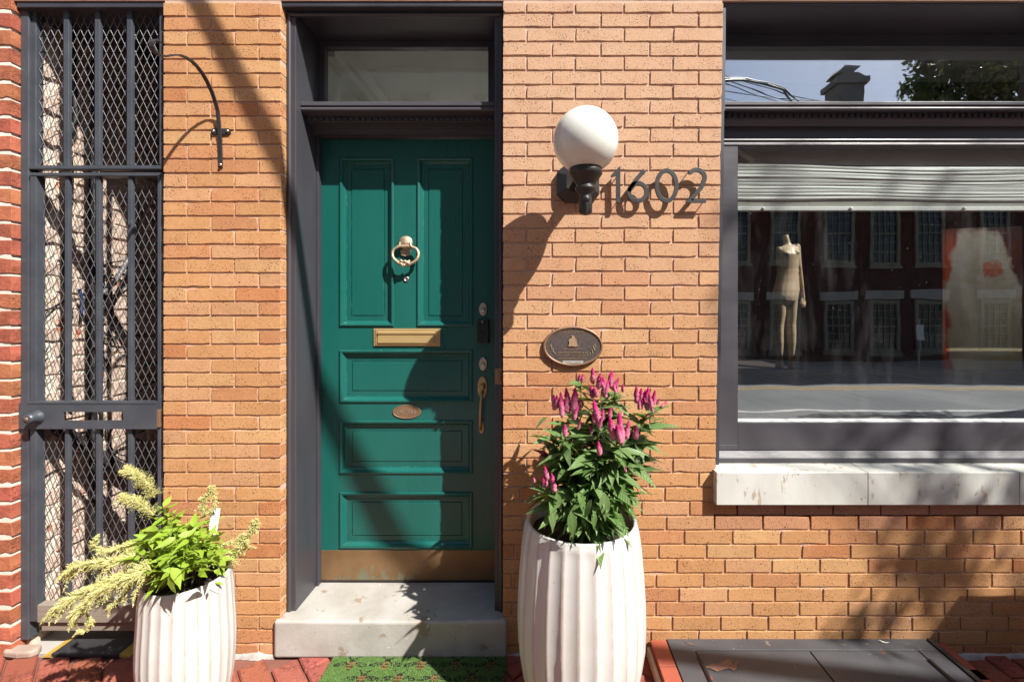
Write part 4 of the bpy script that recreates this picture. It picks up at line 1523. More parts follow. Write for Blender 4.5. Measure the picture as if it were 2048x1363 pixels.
# ------------------------------------------------------------------ fluted planters
def planter(label, cx, cy, H, rim, mid, base, nf=26):
    t_ = thing('planter', label, 'planter', (cx, cy, 0), 'fluted white planters')
    n = nf * 8
    ks = [(0.0, base), (.02, base * 1.03), (.12, base + (mid - base) * .45), (.25, base + (mid - base) * .78), (.38, mid * .985), (.50, mid), (.62, mid * .992), (.75, mid * .968), (.88, (mid + rim) / 2 * .985), (.965, rim * 1.0), (1.0, rim * .985)]
    vs, fs, cr = [], [], []
    rows = []
    for i in range(len(ks) - 1):
        for q in range(3):
            t = q / 3
            (h0, r0), (h1, r1) = ks[i], ks[i + 1]
            rows.append((h0 + (h1 - h0) * t, r0 + (r1 - r0) * t))
    rows.append(ks[-1])
    for h, r in rows:
        for j in range(n):
            a = 2 * math.pi * j / n
            u = (j % 8) / 8.0
            s = math.sin(math.pi * u)
            f = r * (1 - .030 * (s ** .8 if s > 0 else 0))
            if h > .97: f = r * (1 - .02 * (h - .97) / .03) * (1 - .016 * s)
            vs.append((cx + f * math.cos(a), cy + f * math.sin(a), h * H))
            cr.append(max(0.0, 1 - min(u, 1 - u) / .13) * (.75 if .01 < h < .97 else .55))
    for i in range(len(rows) - 1):
        for j in range(n):
            fs.append((i * n + j, i * n + (j + 1) % n, (i + 1) * n + (j + 1) % n, (i + 1) * n + j))
    # rolled rim and inner wall
    b = len(vs)
    for (rr, hh) in ((rim * .955, 1.006), (rim * .925, 1.008), (rim * .895, 1.0), (rim * .885, .97), (rim * .88, .80)):
        for j in range(n):
            a = 2 * math.pi * j / n
            vs.append((cx + rr * math.cos(a), cy + rr * math.sin(a), hh * H))
            cr.append(.35 if hh > 1.004 and j % 5 == 0 else 0.0)
    k0 = (len(rows) - 1) * n
    for i in range(5):
        p = k0 if i == 0 else b + (i - 1) * n
        for j in range(n):
            fs.append((p + j, p + (j + 1) % n, b + i * n + (j + 1) % n, b + i * n + j))
    m = MB().add(vs, fs, 0, True)
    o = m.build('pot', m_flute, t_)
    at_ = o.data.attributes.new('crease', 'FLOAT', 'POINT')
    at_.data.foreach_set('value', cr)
    so_ = MB()
    sv, sf_ = [(cx, cy, H * .93)], []
    for k in range(1, 7):
        for j in range(28):
            a = 2 * math.pi * j / 28
            r = rim * .882 * k / 6
            sv.append((cx + r * math.cos(a), cy + r * math.sin(a), H * .93 + rnd.uniform(-.008, .008)))
    for j in range(28): sf_.append((0, 1 + j, 1 + (j + 1) % 28))
    for k in range(5):
        for j in range(28):
            sf_.append((1 + k * 28 + j, 1 + (k + 1) * 28 + j, 1 + (k + 1) * 28 + (j + 1) % 28, 1 + k * 28 + (j + 1) % 28))
    so_.add(sv, sf_).build('soil', m_soil, t_)
    return t_


RPX, RPY, RPH = .157, -.300, .735
LPX, LPY, LPH = -1.318, -.292, .520
planter('tall white fluted planter of pink celosia right of the door', RPX, RPY, RPH, .213, .238, .155)
planter('short white fluted planter of cream celosia in front of the gate', LPX, LPY, LPH, .142, .154, .120)


# ------------------------------------------------------------------ plants
def leaf_meshes(mat, wide, n=5, rows=6):
    out = []
    for k in range(n):
        vs, fs = [], []
        curl = rnd.uniform(.10, .34)
        fold = rnd.uniform(.12, .3)
        bend = rnd.uniform(-.08, .08)
        for i in range(rows + 1):
            t = i / rows
            w = wide * (math.sin(math.pi * min(1, t * 1.02) ** .72)) * (1 - .25 * t) if 0 < t < 1 else (.018 if t == 0 else .003)
            y = t
            z = -curl * t * t
            x = bend * t * t
            ripple = .012 * math.sin(t * 19 + k)
            vs += [(x - w, y, z + fold * w + ripple), (x, y, z), (x + w, y, z + fold * w - ripple)]
        for i in range(rows):
            a = i * 3
            fs += [(a, a + 1, a + 4, a + 3), (a + 1, a + 2, a + 5, a + 4)]
        m = MB().add(vs, fs, 0, True)
        out.append(m.mesh('leaf', [mat]))
    return out


LEAF = leaf_meshes(m_leaf, .175)
LEAF_LIME = leaf_meshes(m_leaf_lime, .19)
LEAF_RED = leaf_meshes(m_leaf_red, .2)


def put_leaf(name, meshes, base, direction, length, parent, roll=0.0, width=1.0):
    d = Vector(direction).normalized()
    up = Vector((0, 0, 1)) if abs(d.z) < .93 else Vector((0, -1, 0))
    x = d.cross(up).normalized()
    z = x.cross(d).normalized()
    m = Matrix(((x.x, d.x, z.x), (x.y, d.y, z.y), (x.z, d.z, z.z))).to_4x4()
    m = Matrix.Translation(base) @ m @ Matrix.Rotation(roll, 4, 'Y') @ Matrix.Diagonal((length * width, length, length, 1))
    return link(name, rnd.choice(meshes), parent, m)


def spike_meshes():
    out = []
    for k in range(4):
        base_ = [(0.0, 0.0), (.09, .02), (.135, .12), (.15, .26), (.15, .42), (.13, .6), (.10, .76), (.06, .9), (.02, .98), (0, 1.0)]
        prof = []
        for (ra, ha), (rb, hb) in zip(base_[:-1], base_[1:]):
            prof += [(ra, ha), ((ra + rb) / 2 * 1.05, (ha + hb) / 2)]
        prof.append(base_[-1])
        n = 14
        vs, fs = [], []
        for i, (r, h) in enumerate(prof):
            for j in range(n):
                a = 2 * math.pi * (j + .5 * (i % 2)) / n
                rr = r * (1 + rnd.uniform(-.26, .34))
                vs.append((rr * math.cos(a), rr * math.sin(a), h))
        for i in range(len(prof) - 1):
            for j in range(n):
                fs.append((i * n + j, i * n + (j + 1) % n, (i + 1) * n + (j + 1) % n, (i + 1) * n + j))
        out.append(MB().add(vs, fs, 0, True).mesh('flower_spike', [m_spike]))
    return out


SPIKE = spike_meshes()
pink = thing('pink_celosia', 'bushy celosia with pink flower spikes in the tall planter', 'plant', (RPX, RPY, RPH))


def put_spike(px0, py0, px1, py1, d, fat=1.0):
    a, b = at(px0, py0, d), at(px1, py1, d - rnd.uniform(-.005, .02))
    ax = b - a
    L = ax.length
    q = ax.to_track_quat('Z', 'Y').to_matrix().to_4x4()
    link('flower_spike', rnd.choice(SPIKE), pink, Matrix.Translation(a) @ q @ Matrix.Rotation(rnd.uniform(0, 6), 4, 'Z') @ Matrix.Diagonal((L * fat * .82, L * fat * .82, L * 1.1, 1)))


def z8(u, v): return (1000 + u / 2.1196, 720 + v / 2.1196)


SP = [(230, 212, 228, 150, -.33), (238, 205, 241, 152, -.33), (264, 243, 257, 143, -.35), (289, 228, 281, 124, -.34), (317, 230, 318, 124, -.35), (335, 210, 336, 165, -.33),
      (332, 92, 338, 62, -.24), (348, 92, 351, 60, -.24), (393, 100, 392, 36, -.25), (413, 118, 424, 58, -.26), (392, 160, 384, 112, -.28), (445, 158, 436, 76, -.27), (410, 155, 398, 118, -.29), (474, 120, 474, 50, -.24), (478, 130, 502, 78, -.25), (470, 112, 462, 66, -.24), (520, 135, 520, 104, -.25),
      (580, 182, 578, 114, -.28), (597, 192, 599, 122, -.28), (626, 215, 628, 121, -.30), (648, 190, 657, 130, -.29), (664, 188, 675, 164, -.28), (684, 200, 705, 174, -.28),
      (425, 282, 398, 178, -.42), (405, 270, 396, 222, -.42), (467, 245, 468, 201, -.41), (484, 335, 466, 250, -.44), (515, 355, 506, 230, -.45), (512, 350, 497, 275, -.46), (535, 335, 545, 260, -.44), (575, 335, 576, 280, -.40), (277, 325, 275, 275, -.42), (424, 405, 417, 348, -.45), (668, 284, 684, 262, -.28), (533, 474, 533, 448, -.46), (388, 310, 384, 280, -.38),
      (203, 505, 190, 453, -.44), (190, 540, 183, 502, -.44), (232, 560, 220, 485, -.46), (147, 518, 142, 494, -.40), (438, 255, 436, 208, -.40)]
for (u0, v0, u1, v1, d) in SP:
    p0, p1 = z8(u0, v0), z8(u1, v1)
    put_spike(*p0, *p1, d, rnd.uniform(.85, 1.25) * (1.35 if abs(v1 - v0) < 60 else 1.0))

for k in range(26):
    g_ = rnd.choice(((265, 215), (310, 225), (400, 130), (450, 130), (480, 115), (600, 190), (640, 195), (500, 300), (430, 270), (205, 520), (540, 330), (330, 300)))
    u0, v0 = g_[0] + rnd.uniform(-22, 22), g_[1] + rnd.uniform(-12, 30)
    d_s = -.30 if v0 < 240 else -.43
    put_spike(*z8(u0, v0), *z8(u0 + rnd.uniform(-16, 16), v0 - rnd.uniform(35, 62)), d_s + rnd.uniform(-.02, .03), rnd.uniform(.9, 1.2))
stems = MB()
EXTRA = MB()
HEADS = [(z8(285, 248), -.33, 18), (z8(430, 170), -.25, 16), (z8(490, 130), -.24, 12), (z8(635, 215), -.28, 20), (z8(425, 290), -.40, 12), (z8(510, 360), -.43, 16), (z8(277, 328), -.41, 14), (z8(424, 408), -.43, 15), (z8(577, 340), -.37, 18), (z8(215, 560), -.44, 18),
         (z8(590, 270), -.30, 8), (z8(560, 300), -.33, 8), (z8(215, 320), -.33, 8), (z8(400, 220), -.28, 6), (z8(330, 430), -.38, 12), (z8(360, 520), -.42, 14), (z8(480, 480), -.42, 18), (z8(560, 430), -.36, 16), (z8(420, 580), -.45, 12), (z8(500, 560), -.44, 12), (z8(310, 560), -.43, 10), (z8(345, 90), -.24, 5), (z8(240, 400), -.36, 10)]
nleaf = 0
for hi, ((px, py), d, nl) in enumerate(HEADS):
    top = at(px, py, d)
    a0 = rnd.uniform(0, 6.28)
    root = Vector((RPX + (top.x - RPX) * .35 + rnd.uniform(-.03, .03), RPY + (top.y - RPY) * .5, RPH * .93))
    mid = root.lerp(top, .55) + Vector((0, 0, .04)) + Vector(((top.x - RPX) * -.12, 0, 0))
    path = []
    for i in range(9):
        t = i / 8
        path.append(root * (1 - t) ** 2 + mid * 2 * t * (1 - t) + top * t * t)
    stems.tube(path, [.005 - .0028 * i / 8 for i in range(9)], 6)
    for k in range(nl):
        t = 1 - .72 * (k / max(1, nl - 1)) ** 1.1
        i = min(7, int(t * 8))
        p = path[i].lerp(path[i + 1], t * 8 - i) if i < 8 else path[8]
        a = a0 + k * 2.4
        outward = Vector((math.cos(a), math.sin(a), 0)) + Vector((p.x - RPX, (p.y - RPY), 0)) * 2.2
        if p.y > -.13: outward.y = -abs(outward.y)
        outward.normalize()
        el = .42 - 1.15 * (1 - t) + rnd.uniform(-.35, .2)
        L = (.062 + .058 * min(1, (1 - t) * 3 + .2)) * rnd.uniform(.85, 1.25)
        q = p + outward * L
        if q.y > -.012: outward.y = -.1 - abs(outward.y) * .3
        dirn = Vector((outward.x, outward.y, el))
        inside = (Vector((p.x - RPX, p.y - RPY)).length < .2 and p.z + L * dirn.normalized().z < RPH * .98 and p.z < RPH + .05)
        if inside and Vector((q.x - RPX, q.y - RPY)).length < .21: dirn.z = .25
        put_leaf('leaf', LEAF, p, dirn, L * 1.12, pink, rnd.uniform(-.5, .5), rnd.uniform(.85, 1.1))
        nleaf += 1
    for k in range(42):
        t = rnd.uniform(.22, .99)
        i = min(7, int(t * 8))
        p = path[i].lerp(path[i + 1], t * 8 - i)
        a = rnd.uniform(0, 6.28)
        L = rnd.uniform(.05, .105)
        o_ = Vector((math.cos(a), math.sin(a) - .15, 0))
        if p.y + o_.y * L > -.015: o_.y = -abs(o_.y) - .1
        if p.z < RPH + .03 and (p + o_ * L - Vector((RPX, RPY, p.z))).length > .2: continue
        d_ = Vector((o_.x, o_.y, rnd.uniform(-.7, .6))).normalized()
        up_v = Vector((rnd.gauss(0, .5), rnd.gauss(0, .5), 1))
        x_ = d_.cross(up_v).normalized()
        z_v = x_.cross(d_)
        me_ = rnd.choice(LEAF)
        EXTRA.add([p + x_ * (v.co.x * L) + d_ * (v.co.y * L) + z_v * (v.co.z * L) for v in me_.vertices], [list(f_.vertices) for f_ in me_.polygons], 0, True)
# leaves that hang over the rim towards the street
for (u, v, u2, v2, d) in ((215, 600, 240, 735, -.50), (300, 640, 318, 765, -.53), (345, 660, 372, 712, -.52), (400, 640, 395, 722, -.54), (330, 560, 380, 668, -.5), (440, 560, 447, 690, -.53), (470, 600, 510, 705, -.52), (500, 540, 575, 665, -.46), (240, 560, 262, 650, -.5), (215, 660, 180, 712, -.50), (290, 690, 262, 735, -.51), (480, 640, 520, 660, -.50), (350, 600, 290, 640, -.51), (390, 590, 345, 690, -.52),
                          (530, 470, 622, 580, -.40), (545, 420, 640, 450, -.36), (590, 380, 652, 420, -.34), (640, 260, 705, 240, -.28), (200, 240, 140, 285, -.33), (190, 330, 140, 300, -.3), (165, 570, 98, 590, -.40)):
    a, b = at(*z8(u, v), d), at(*z8(u2, v2), d - .012)
    put_leaf('leaf', LEAF, a, b - a, (b - a).length, pink, rnd.uniform(-.4, .4), rnd.uniform(1.0, 1.25))
a, b = at(*z8(215, 420), -.30), at(*z8(148, 358), -.28)
put_leaf('leaf', LEAF_RED, a, b - a, (b - a).length, pink, .9, 1.3)
a, b = at(*z8(210, 405), -.30), at(*z8(168, 402), -.31)
put_leaf('leaf', LEAF_RED, a, b - a, (b - a).length, pink, -.6, 1.4)
stems.build('stem', m_stem, pink, fix=False)
tag(EXTRA.build('small_leaves', m_leaf, pink, fix=False), kind='stuff')

cream = thing('cream_celosia', 'lime leaved celosia with drooping cream plumes in the short planter', 'plant', (LPX, LPY, LPH))


def z3(u, v): return (u / 2.943, 900 + v / 2.943)


def plume(pts, d0, d1, r0, r1, nfil):
    nfil = int(nfil * 3.4)
    n = len(pts)
    P = [at(*z3(*p), d0 + (d1 - d0) * i / (n - 1)) for i, p in enumerate(pts)]
    dense = []
    for i in range(n - 1):
        a = P[max(0, i - 1)]; b = P[i]; c = P[i + 1]; e = P[min(n - 1, i + 2)]
        for q in range(6):
            t = q / 6
            dense.append(.5 * ((2 * b) + (-a + c) * t + (2 * a - 5 * b + 4 * c - e) * t * t + (-a + 3 * b - 3 * c + e) * t ** 3))
    dense.append(P[-1])
    m = len(dense)
    mb = MB()
    mb.tube(dense, [(r0 + (r1 - r0) * i / (m - 1)) * .16 for i in range(m)], 6)

    def floret(p, tg, v, r):
        w = rnd.uniform(.0007, .0013)
        e = p + v * r + tg * r * rnd.uniform(.1, .8) + Vector((0, 0, -r * rnd.uniform(0, .35)))
        s_ = v.cross(tg) * w
        m_ = p.lerp(e, .5) + tg * w
        mb.add([p - s_, p + s_, m_ + s_ * 1.3, e, m_ - s_ * 1.3], [(0, 1, 2, 4), (4, 2, 3)])
        for f in (.5, .75, 1.0):
            c = p.lerp(e, f)
            ss = rnd.uniform(.0008, .0019)
            mb.add([c + Vector((ss, 0, 0)), c + Vector((-ss, 0, 0)), c + Vector((0, 0, ss)), c + Vector((0, 0, -ss)), c + Vector((0, ss, 0)), c + Vector((0, -ss, 0))],
                   [(0, 2, 5), (2, 1, 5), (1, 3, 5), (3, 0, 5)])

    def side(tg):
        v = Vector((rnd.gauss(0, 1), rnd.gauss(0, 1), rnd.gauss(0, 1)))
        return (v - tg * v.dot(tg)).normalized()

    axes = [(dense, r0, r1, .40)]
    nb = max(5, int(nfil / 55))
    for k in range(nb):                          # feathery side branches of uneven length
        t = rnd.uniform(.02, .92)
        i = min(m - 2, int(t * (m - 1)))
        tg = (dense[i + 1] - dense[i]).normalized()
        v = side(tg)
        r = (r0 + (r1 - r0) * t)
        ln = r * rnd.uniform(1.2, 3.0)
        br = [dense[i] + (v * .65 + tg * .9) * ln * q / 4 + Vector((0, 0, -.45 * ln * (q / 4) ** 2)) for q in range(5)]
        mb.tube(br, .0011, 4)
        axes.append((br, r * .55, r * .25, .60 / nb))
    for ax, ra, rb, share in axes:
        q_ = len(ax)
        for k in range(int(nfil * share)):
            t = rnd.random()
            i = min(q_ - 2, int(t * (q_ - 1)))
            p = ax[i].lerp(ax[i + 1], t * (q_ - 1) - i)
            tg = (ax[i + 1] - ax[i]).normalized()
            floret(p, tg, side(tg), 1.3 * (ra + (rb - ra) * t) * rnd.uniform(.45, 1.1) * (.8 + .35 * math.sin(t * 17 + k % 3)))
    mb.build('plume', m_plume, cream, fix=False)


plume([(905, 275), (885, 215), (820, 150), (770, 120), (742, 92)], -.30, -.28, .030, .010, 420)
plume([(905, 380), (850, 330), (800, 300), (745, 275), (712, 258)], -.34, -.33, .027, .008, 380)
plume([(1215, 380), (1195, 330), (1215, 270), (1245, 235), (1245, 210)], -.24, -.23, .017, .010, 240)
plume([(1262, 262), (1262, 330), (1225, 365)], -.26, -.26, .010, .008, 90)
plume([(1345, 655), (1390, 600), (1440, 530), (1490, 460), (1512, 402)], -.24, -.22, .030, .010, 420)
plume([(1290, 560), (1370, 540), (1430, 500)], -.24, -.23, .012, .010, 110)
plume([(800, 560), (720, 570), (620, 590), (560, 560), (575, 500)], -.38, -.36, .022, .008, 320)
plume([(790, 620), (700, 640), (560, 660), (440, 690), (375, 750)], -.40, -.36, .030, .016, 560)
plume([(880, 680), (790, 720), (650, 760), (500, 830), (400, 880), (320, 950)], -.45, -.40, .026, .020, 680)
plume([(860, 700), (720, 780), (590, 820), (500, 900), (440, 960), (430, 1030)], -.47, -.42, .024, .013, 560)
plume([(470, 930), (520, 975), (528, 1020), (500, 1058), (450, 1062)], -.42, -.41, .011, .007, 190)
plume([(860, 640), (850, 740), (800, 830), (785, 885)], -.47, -.47, .010, .006, 120)
plume([(760, 800), (700, 880), (640, 920)], -.44, -.43, .010, .012, 130)
cs = MB()
nl2 = 0
for (u, v, d, nl, Lb) in ((960, 330, -.30, 30, .045), (1000, 420, -.30, 18, .06), (1060, 470, -.28, 16, .075), (1180, 440, -.25, 12, .075), (1150, 560, -.27, 18, .07), (900, 500, -.32, 16, .06), (950, 580, -.36, 22, .07), (1040, 610, -.40, 22, .065), (1250, 590, -.26, 20, .06), (1300, 640, -.28, 14, .05), (890, 700, -.44, 20, .06), (1000, 720, -.47, 14, .07), (1190, 640, -.33, 18, .06), (820, 620, -.40, 12, .05), (1100, 680, -.42, 14, .055)):
    top = at(*z3(u, v), d)
    root = Vector((LPX + (top.x - LPX) * .3, LPY + (top.y - LPY) * .4, LPH * .93))
    path = [root.lerp(top, i / 6) + Vector((0, 0, .03 * math.sin(math.pi * i / 6))) for i in range(7)]
    cs.tube(path, [.0045 - .002 * i / 6 for i in range(7)], 6)
    a0 = rnd.uniform(0, 6.28)
    for k in range(nl):
        t = 1 - .55 * k / max(1, nl - 1)
        i = min(5, int(t * 6))
        p = path[i].lerp(path[i + 1], t * 6 - i)
        a = a0 + k * 2.4
        dirn = Vector((math.cos(a), math.sin(a) - .25, rnd.uniform(-.35, .75)))
        L = Lb * rnd.uniform(.75, 1.3) * 1.15
        if p.y + dirn.y * L > -.02: dirn.y = -.3
        put_leaf('leaf', LEAF_LIME, p, dirn, L, cream, rnd.uniform(-.6, .6), rnd.uniform(.8, 1.1))
        nl2 += 1
for (u, v, u2, v2, d) in ((1000, 740, 1015, 865, -.50), (940, 740, 880, 815, -.49), (1050, 520, 1010, 450, -.32), (1180, 590, 1140, 465, -.28), (980, 590, 1000, 510, -.34), (1290, 690, 1275, 740, -.44), (1010, 690, 1085, 800, -.49)):
    a, b = at(*z3(u, v), d), at(*z3(u2, v2), d - .01)
    put_leaf('leaf', LEAF_LIME, a, b - a, (b - a).length, cream, rnd.uniform(-.3, .3), 1.25)
LX_ = MB()
for k in range(260):
    u, v = min(1290, max(860, rnd.gauss(1060, 130))), rnd.gauss(590, 90)
    if v < 430: continue
    p = at(*z3(u, v), -.33 + rnd.uniform(-.12, .10))
    a = rnd.uniform(0, 6.28)
    L = rnd.uniform(.03, .075)
    d_ = Vector((math.cos(a), math.sin(a) - .2, rnd.uniform(-.5, .9))).normalized()
    if p.y + d_.y * L > -.02: continue
    if p.z < LPH - .01: continue
    x_ = d_.cross(Vector((rnd.gauss(0, .6), rnd.gauss(0, .6), 1))).normalized()
    z_v = x_.cross(d_)
    me_ = rnd.choice(LEAF_LIME)
    LX_.add([p + x_ * (w_.co.x * L) + d_ * (w_.co.y * L) + z_v * (w_.co.z * L) for w_ in me_.vertices], [list(f_.vertices) for f_ in me_.polygons], 0, True)
tag(LX_.build('small_leaves', m_leaf_lime, cream, fix=False), kind='stuff')
cs.build('stem', m_stem, cream, fix=False)
tg_ = thing('plant_tag', 'white printed plant tag standing among the lime leaves', 'tag', tuple(at(*z3(1255, 495), -.25)))
q = [at(*z3(1229, 492), -.25), at(*z3(1274, 497), -.24), at(*z3(1297, 340), -.225), at(*z3(1240, 347), -.235)]
vs = [tuple(p) for p in q] + [tuple(p + Vector((0, .001, 0))) for p in q]
MB().add(vs, [(0, 1, 2, 3), (7, 6, 5, 4)] + [(i, i + 4, (i + 1) % 4 + 4, (i + 1) % 4) for i in range(4)]).build('card', m_tag, tg_)
tp = MB()
for k in range(7):
    t0 = .22 + .075 * k
    a, b = q[0].lerp(q[3], t0).lerp(q[1].lerp(q[2], t0), .15), q[0].lerp(q[3], t0).lerp(q[1].lerp(q[2], t0), rnd.uniform(.6, .88))
    tp.ribbon([a + Vector((0, -.0007, 0)), b + Vector((0, -.0007, 0))], .0003, .0011, (0, 1, 0))
c = q[3].lerp(q[2], .3).lerp(q[0], .16)
tp.lathe([(.006, .0), (.006, .0006), (0, .0007)], c + Vector((0, -.0004, 0)), 10, axis='y')
tp.build('print', m_ink, tg_)

# ------------------------------------------------------------------ bee doormat
mat_t = thing('doormat', 'green coir doormat printed with rows of bees before the step', 'doormat', (-.52, -.25, 0))
MX0, MX1, MY0, MY1 = -.893, -.140, -.52, -.022
m_coir_g = worn('green_coir', (0.085, 0.155, 0.042), (0.110, 0.185, 0.055), 40, 0.95, 0.3, 200, spec=.1)
m_coir_b = worn('black_coir', (0.016, 0.012, 0.018), (0.03, 0.022, 0.028), 40, 0.95, 0.3, 200, spec=.1)
m_coir_t = worn('tan_coir', (0.26, 0.135, 0.055), (0.21, 0.105, 0.045), 40, 0.95, 0.3, 200, spec=.1)
MB().box(MX0, MX1, MY0, MY1, .0, .009).build('backing', m_coir_g, mat_t)
bees = []
for r_ in range(7):
    for c_ in range(6):
        bees.append((-.800 + .149 * c_ + (.075 if r_ % 2 else 0), -.061 - .074 * r_))


def bee_colour(x, y):
    for bx, by in bees:
        u, v = (x - bx) / .070, (y - by) / .036
        if abs(u) > 1.05 or abs(v) > 1.15: continue
        if (u / .27) ** 2 + ((v + .15) / .85) ** 2 < 1:          # body
            if v > .28: return 1
            st_ = (v + 1.0) % .42
            return 1 if st_ < .15 else 2
        if v > .62 and abs(abs(u) - .16 - (v - .62) * .35) < .06: return 1   # feelers
        # wings
        au = abs(u)
        w = ((au - .62) / .40) ** 2 + ((v + .02 + (au - .3) * .35) / .34) ** 2
        if .55 < w < 1.0: return 1
        if w <= .62 and rnd.random() < .55: return 1
    return 0


fib = MB()
nf_ = 34000
for k in range(nf_):
    x, y = rnd.uniform(MX0, MX1), rnd.uniform(MY0, MY1)
    if y < -.20 and rnd.random() < .85: continue
    c_ = bee_colour(x, y)
    h = rnd.uniform(.0115, .0135)
    a = rnd.uniform(0, 6.28)
    w = .0017
    lx, ly = rnd.gauss(0, .0009), rnd.gauss(0, .0009)
    fib.add([(x + w * math.cos(a + q_), y + w * math.sin(a + q_), .0085) for q_ in (0, 2.1, 4.2)] + [(x + lx + .7 * w * math.cos(a + q_), y + ly + .7 * w * math.sin(a + q_), h) for q_ in (0, 2.1, 4.2)], [(0, 1, 4, 3), (1, 2, 5, 4), (2, 0, 3, 5), (3, 4, 5)], c_)
tag(fib.build('pile', [m_coir_g, m_coir_b, m_coir_t], mat_t, fix=False), kind='stuff')

# ------------------------------------------------------------------ cellar hatch
ht = thing('cellar_hatch', 'black steel cellar hatch with two leaves below the shop window', 'hatch', (1.15, -.4, 0))
HZ = .076
HX0, HX1 = (1333 - 1078) / 455.5, (1849 - 1078) / 455.5
hf = MB()
HY0, HY1 = -.95, -.003
hf.box(HX0, HX1, -.070, HY1, .03, HZ).box(HX0, HX0 + .10, HY0, -.0702, .03, HZ).box(HX1 - .085, HX1, HY0, -.0702, .03, HZ)
hf.build('frame', m_hatch, ht, bevel=.003)
mid = 541.7 / 910 * 1.924
for a, b in ((HX0 + .104, mid - .003), (mid + .003, HX1 - .089)):
    MB().box(a, b, HY0, -.074, .05, HZ - .0015).build('hatch_leaf', m_hatch, ht, bevel=.002)
MB().box(HX0 + .05, HX1 - .05, HY0, -.06, .01, .048).build('pit_cover', m_black_metal, ht)
MB().tube([(HX0 + .104, -.11, HZ), (HX0 + .104, -.26, HZ)], .009, 10).build('hinge', m_black_metal, ht)
MB().tube([(HX1 - .088, -.13, HZ), (HX1 - .088, -.30, HZ)], .009, 10).build('hinge', m_black_metal, ht)
MB().box(HX1, HX1 + .022, HY0, -.01, 0, HZ + .008).build('side_angle', m_black_metal, ht, bevel=.002)
hc = thing('hatch_kerb', 'red clay tile kerb on both sides of the cellar hatch', 'kerb', (1.15, -.4, 0))
y = -.008
while y > -.9:
    l = .150
    MB().box(HX0 - .073, HX0 - .004, y - l + .003, y, .0, HZ - .002).build('tile', m_tile, hc, bevel=.003)
    MB().box(HX1 + .026, HX1 + .080, y - l * 1.4 + .003, y, .0, HZ - .012).build('tile', m_tile, hc, bevel=.003)
    y -= l * 1.0 if y > -.2 else l
    if y < -.5: break
MB().box(HX0 - .088, HX0 - .074, -.6, -.01, 0, HZ - .03).build('mortar_fillet', m_mortar_white, hc, bevel=.003)


def dead_leaf(label, p, outline, sc, rot, mat_, curl=.15):
    mb = MB()
    n = len(outline)
    c, s = math.cos(rot), math.sin(rot)
    v = [(p[0], p[1], p[2] + .003)]
    for (u, w) in outline:
        v.append((p[0] + sc * (u * c - w * s), p[1] + sc * (u * s + w * c), p[2] + .002 + sc * curl * (u * u) * rnd.uniform(.2, 1)))
    mb.add(v, [(0, 1 + i, 1 + (i + 1) % n) for i in range(n)])
    mb.tube([v[0], (p[0] - sc * 1.1 * c, p[1] - sc * 1.1 * s, p[2] + .004)], .0008, 5)
    return tag(mb.build('fallen_leaf', mat_, fix=False), label, 'leaf', 'fallen leaves')


oak = [(-.9, 0), (-.6, .25), (-.45, .6), (-.2, .28), (.05, .75), (.3, .3), (.65, .55), (.6, .1), (1.0, .05), (.62, -.15), (.6, -.55), (.25, -.3), (0, -.7), (-.22, -.25), (-.5, -.5), (-.65, -.15)]
slim = [(-1, 0), (-.4, .2), (.3, .16), (1, 0), (.3, -.2), (-.4, -.16)]


def on_hatch(px, py):
    D = (1.5 - HZ) * 910 / (py - 627)
    return ((px - 1078) * D / 910, D - 2.0, HZ)


def ang(d): return R(d)


scrap = MB()
ol = [(1200, 875), (1280, 840), (1340, 800), (1440, 810), (1560, 760), (1640, 720), (1700, 730), (1700, 790), (1740, 840), (1790, 770), (1830, 775), (1800, 900), (1740, 940), (1660, 890), (1560, 910), (1440, 950), (1360, 920), (1290, 890)]
ov = [Vector(on_hatch(1280 + u / 9.309, 1240 + v / 9.309)) + Vector((0, 0, .0008)) for u, v in ol]
scrap.add([p_ for p_ in ov] + [p_ + Vector((0, 0, .0012)) for p_ in ov], [list(range(17, -1, -1)), list(range(18, 36))] + [(i, (i + 1) % 18, (i + 1) % 18 + 18, i + 18) for i in range(18)])
tag(scrap.build('fallen_leaf', m_dryleaf), 'flat brown ragged leaf on the left hatch leaf', 'leaf', 'fallen leaves')
p = on_hatch(1768, 1284)
dead_leaf('pale curled dry leaf on the back rail of the hatch', p, slim, .022, -.3, m_tape, .6)
p = on_hatch(1380, 1287)
dead_leaf('small reddish leaf at the back corner of the hatch', p, slim, .022, -.5, m_dryleaf, .1)
p = on_hatch(1420, 1357)
dead_leaf('red leaf scrap beside the hatch hinge', p, oak, .016, 1.0, m_redleaf, .3)
dead_leaf('orange leaf on the paving beside the doormat', (-.115, -.05, .004), slim, .024, .5, m_dryleaf, .5)

# ------------------------------------------------------------------ inside the shop window
bl = thing('window_blind', 'white pleated blind gathered at the top of the shop window', 'blind', (1.8, .2, 2.1))
BD = .1335
bx0, bx1 = WGX - .02, WIN_R - .12


def sag(x, k):
    t = (x - bx0) / (bx1 - bx0)
    return -.022 * math.sin(min(1, t * 1.6) * math.pi / 2) * k - .004 * math.sin(t * 9 + k * 3)


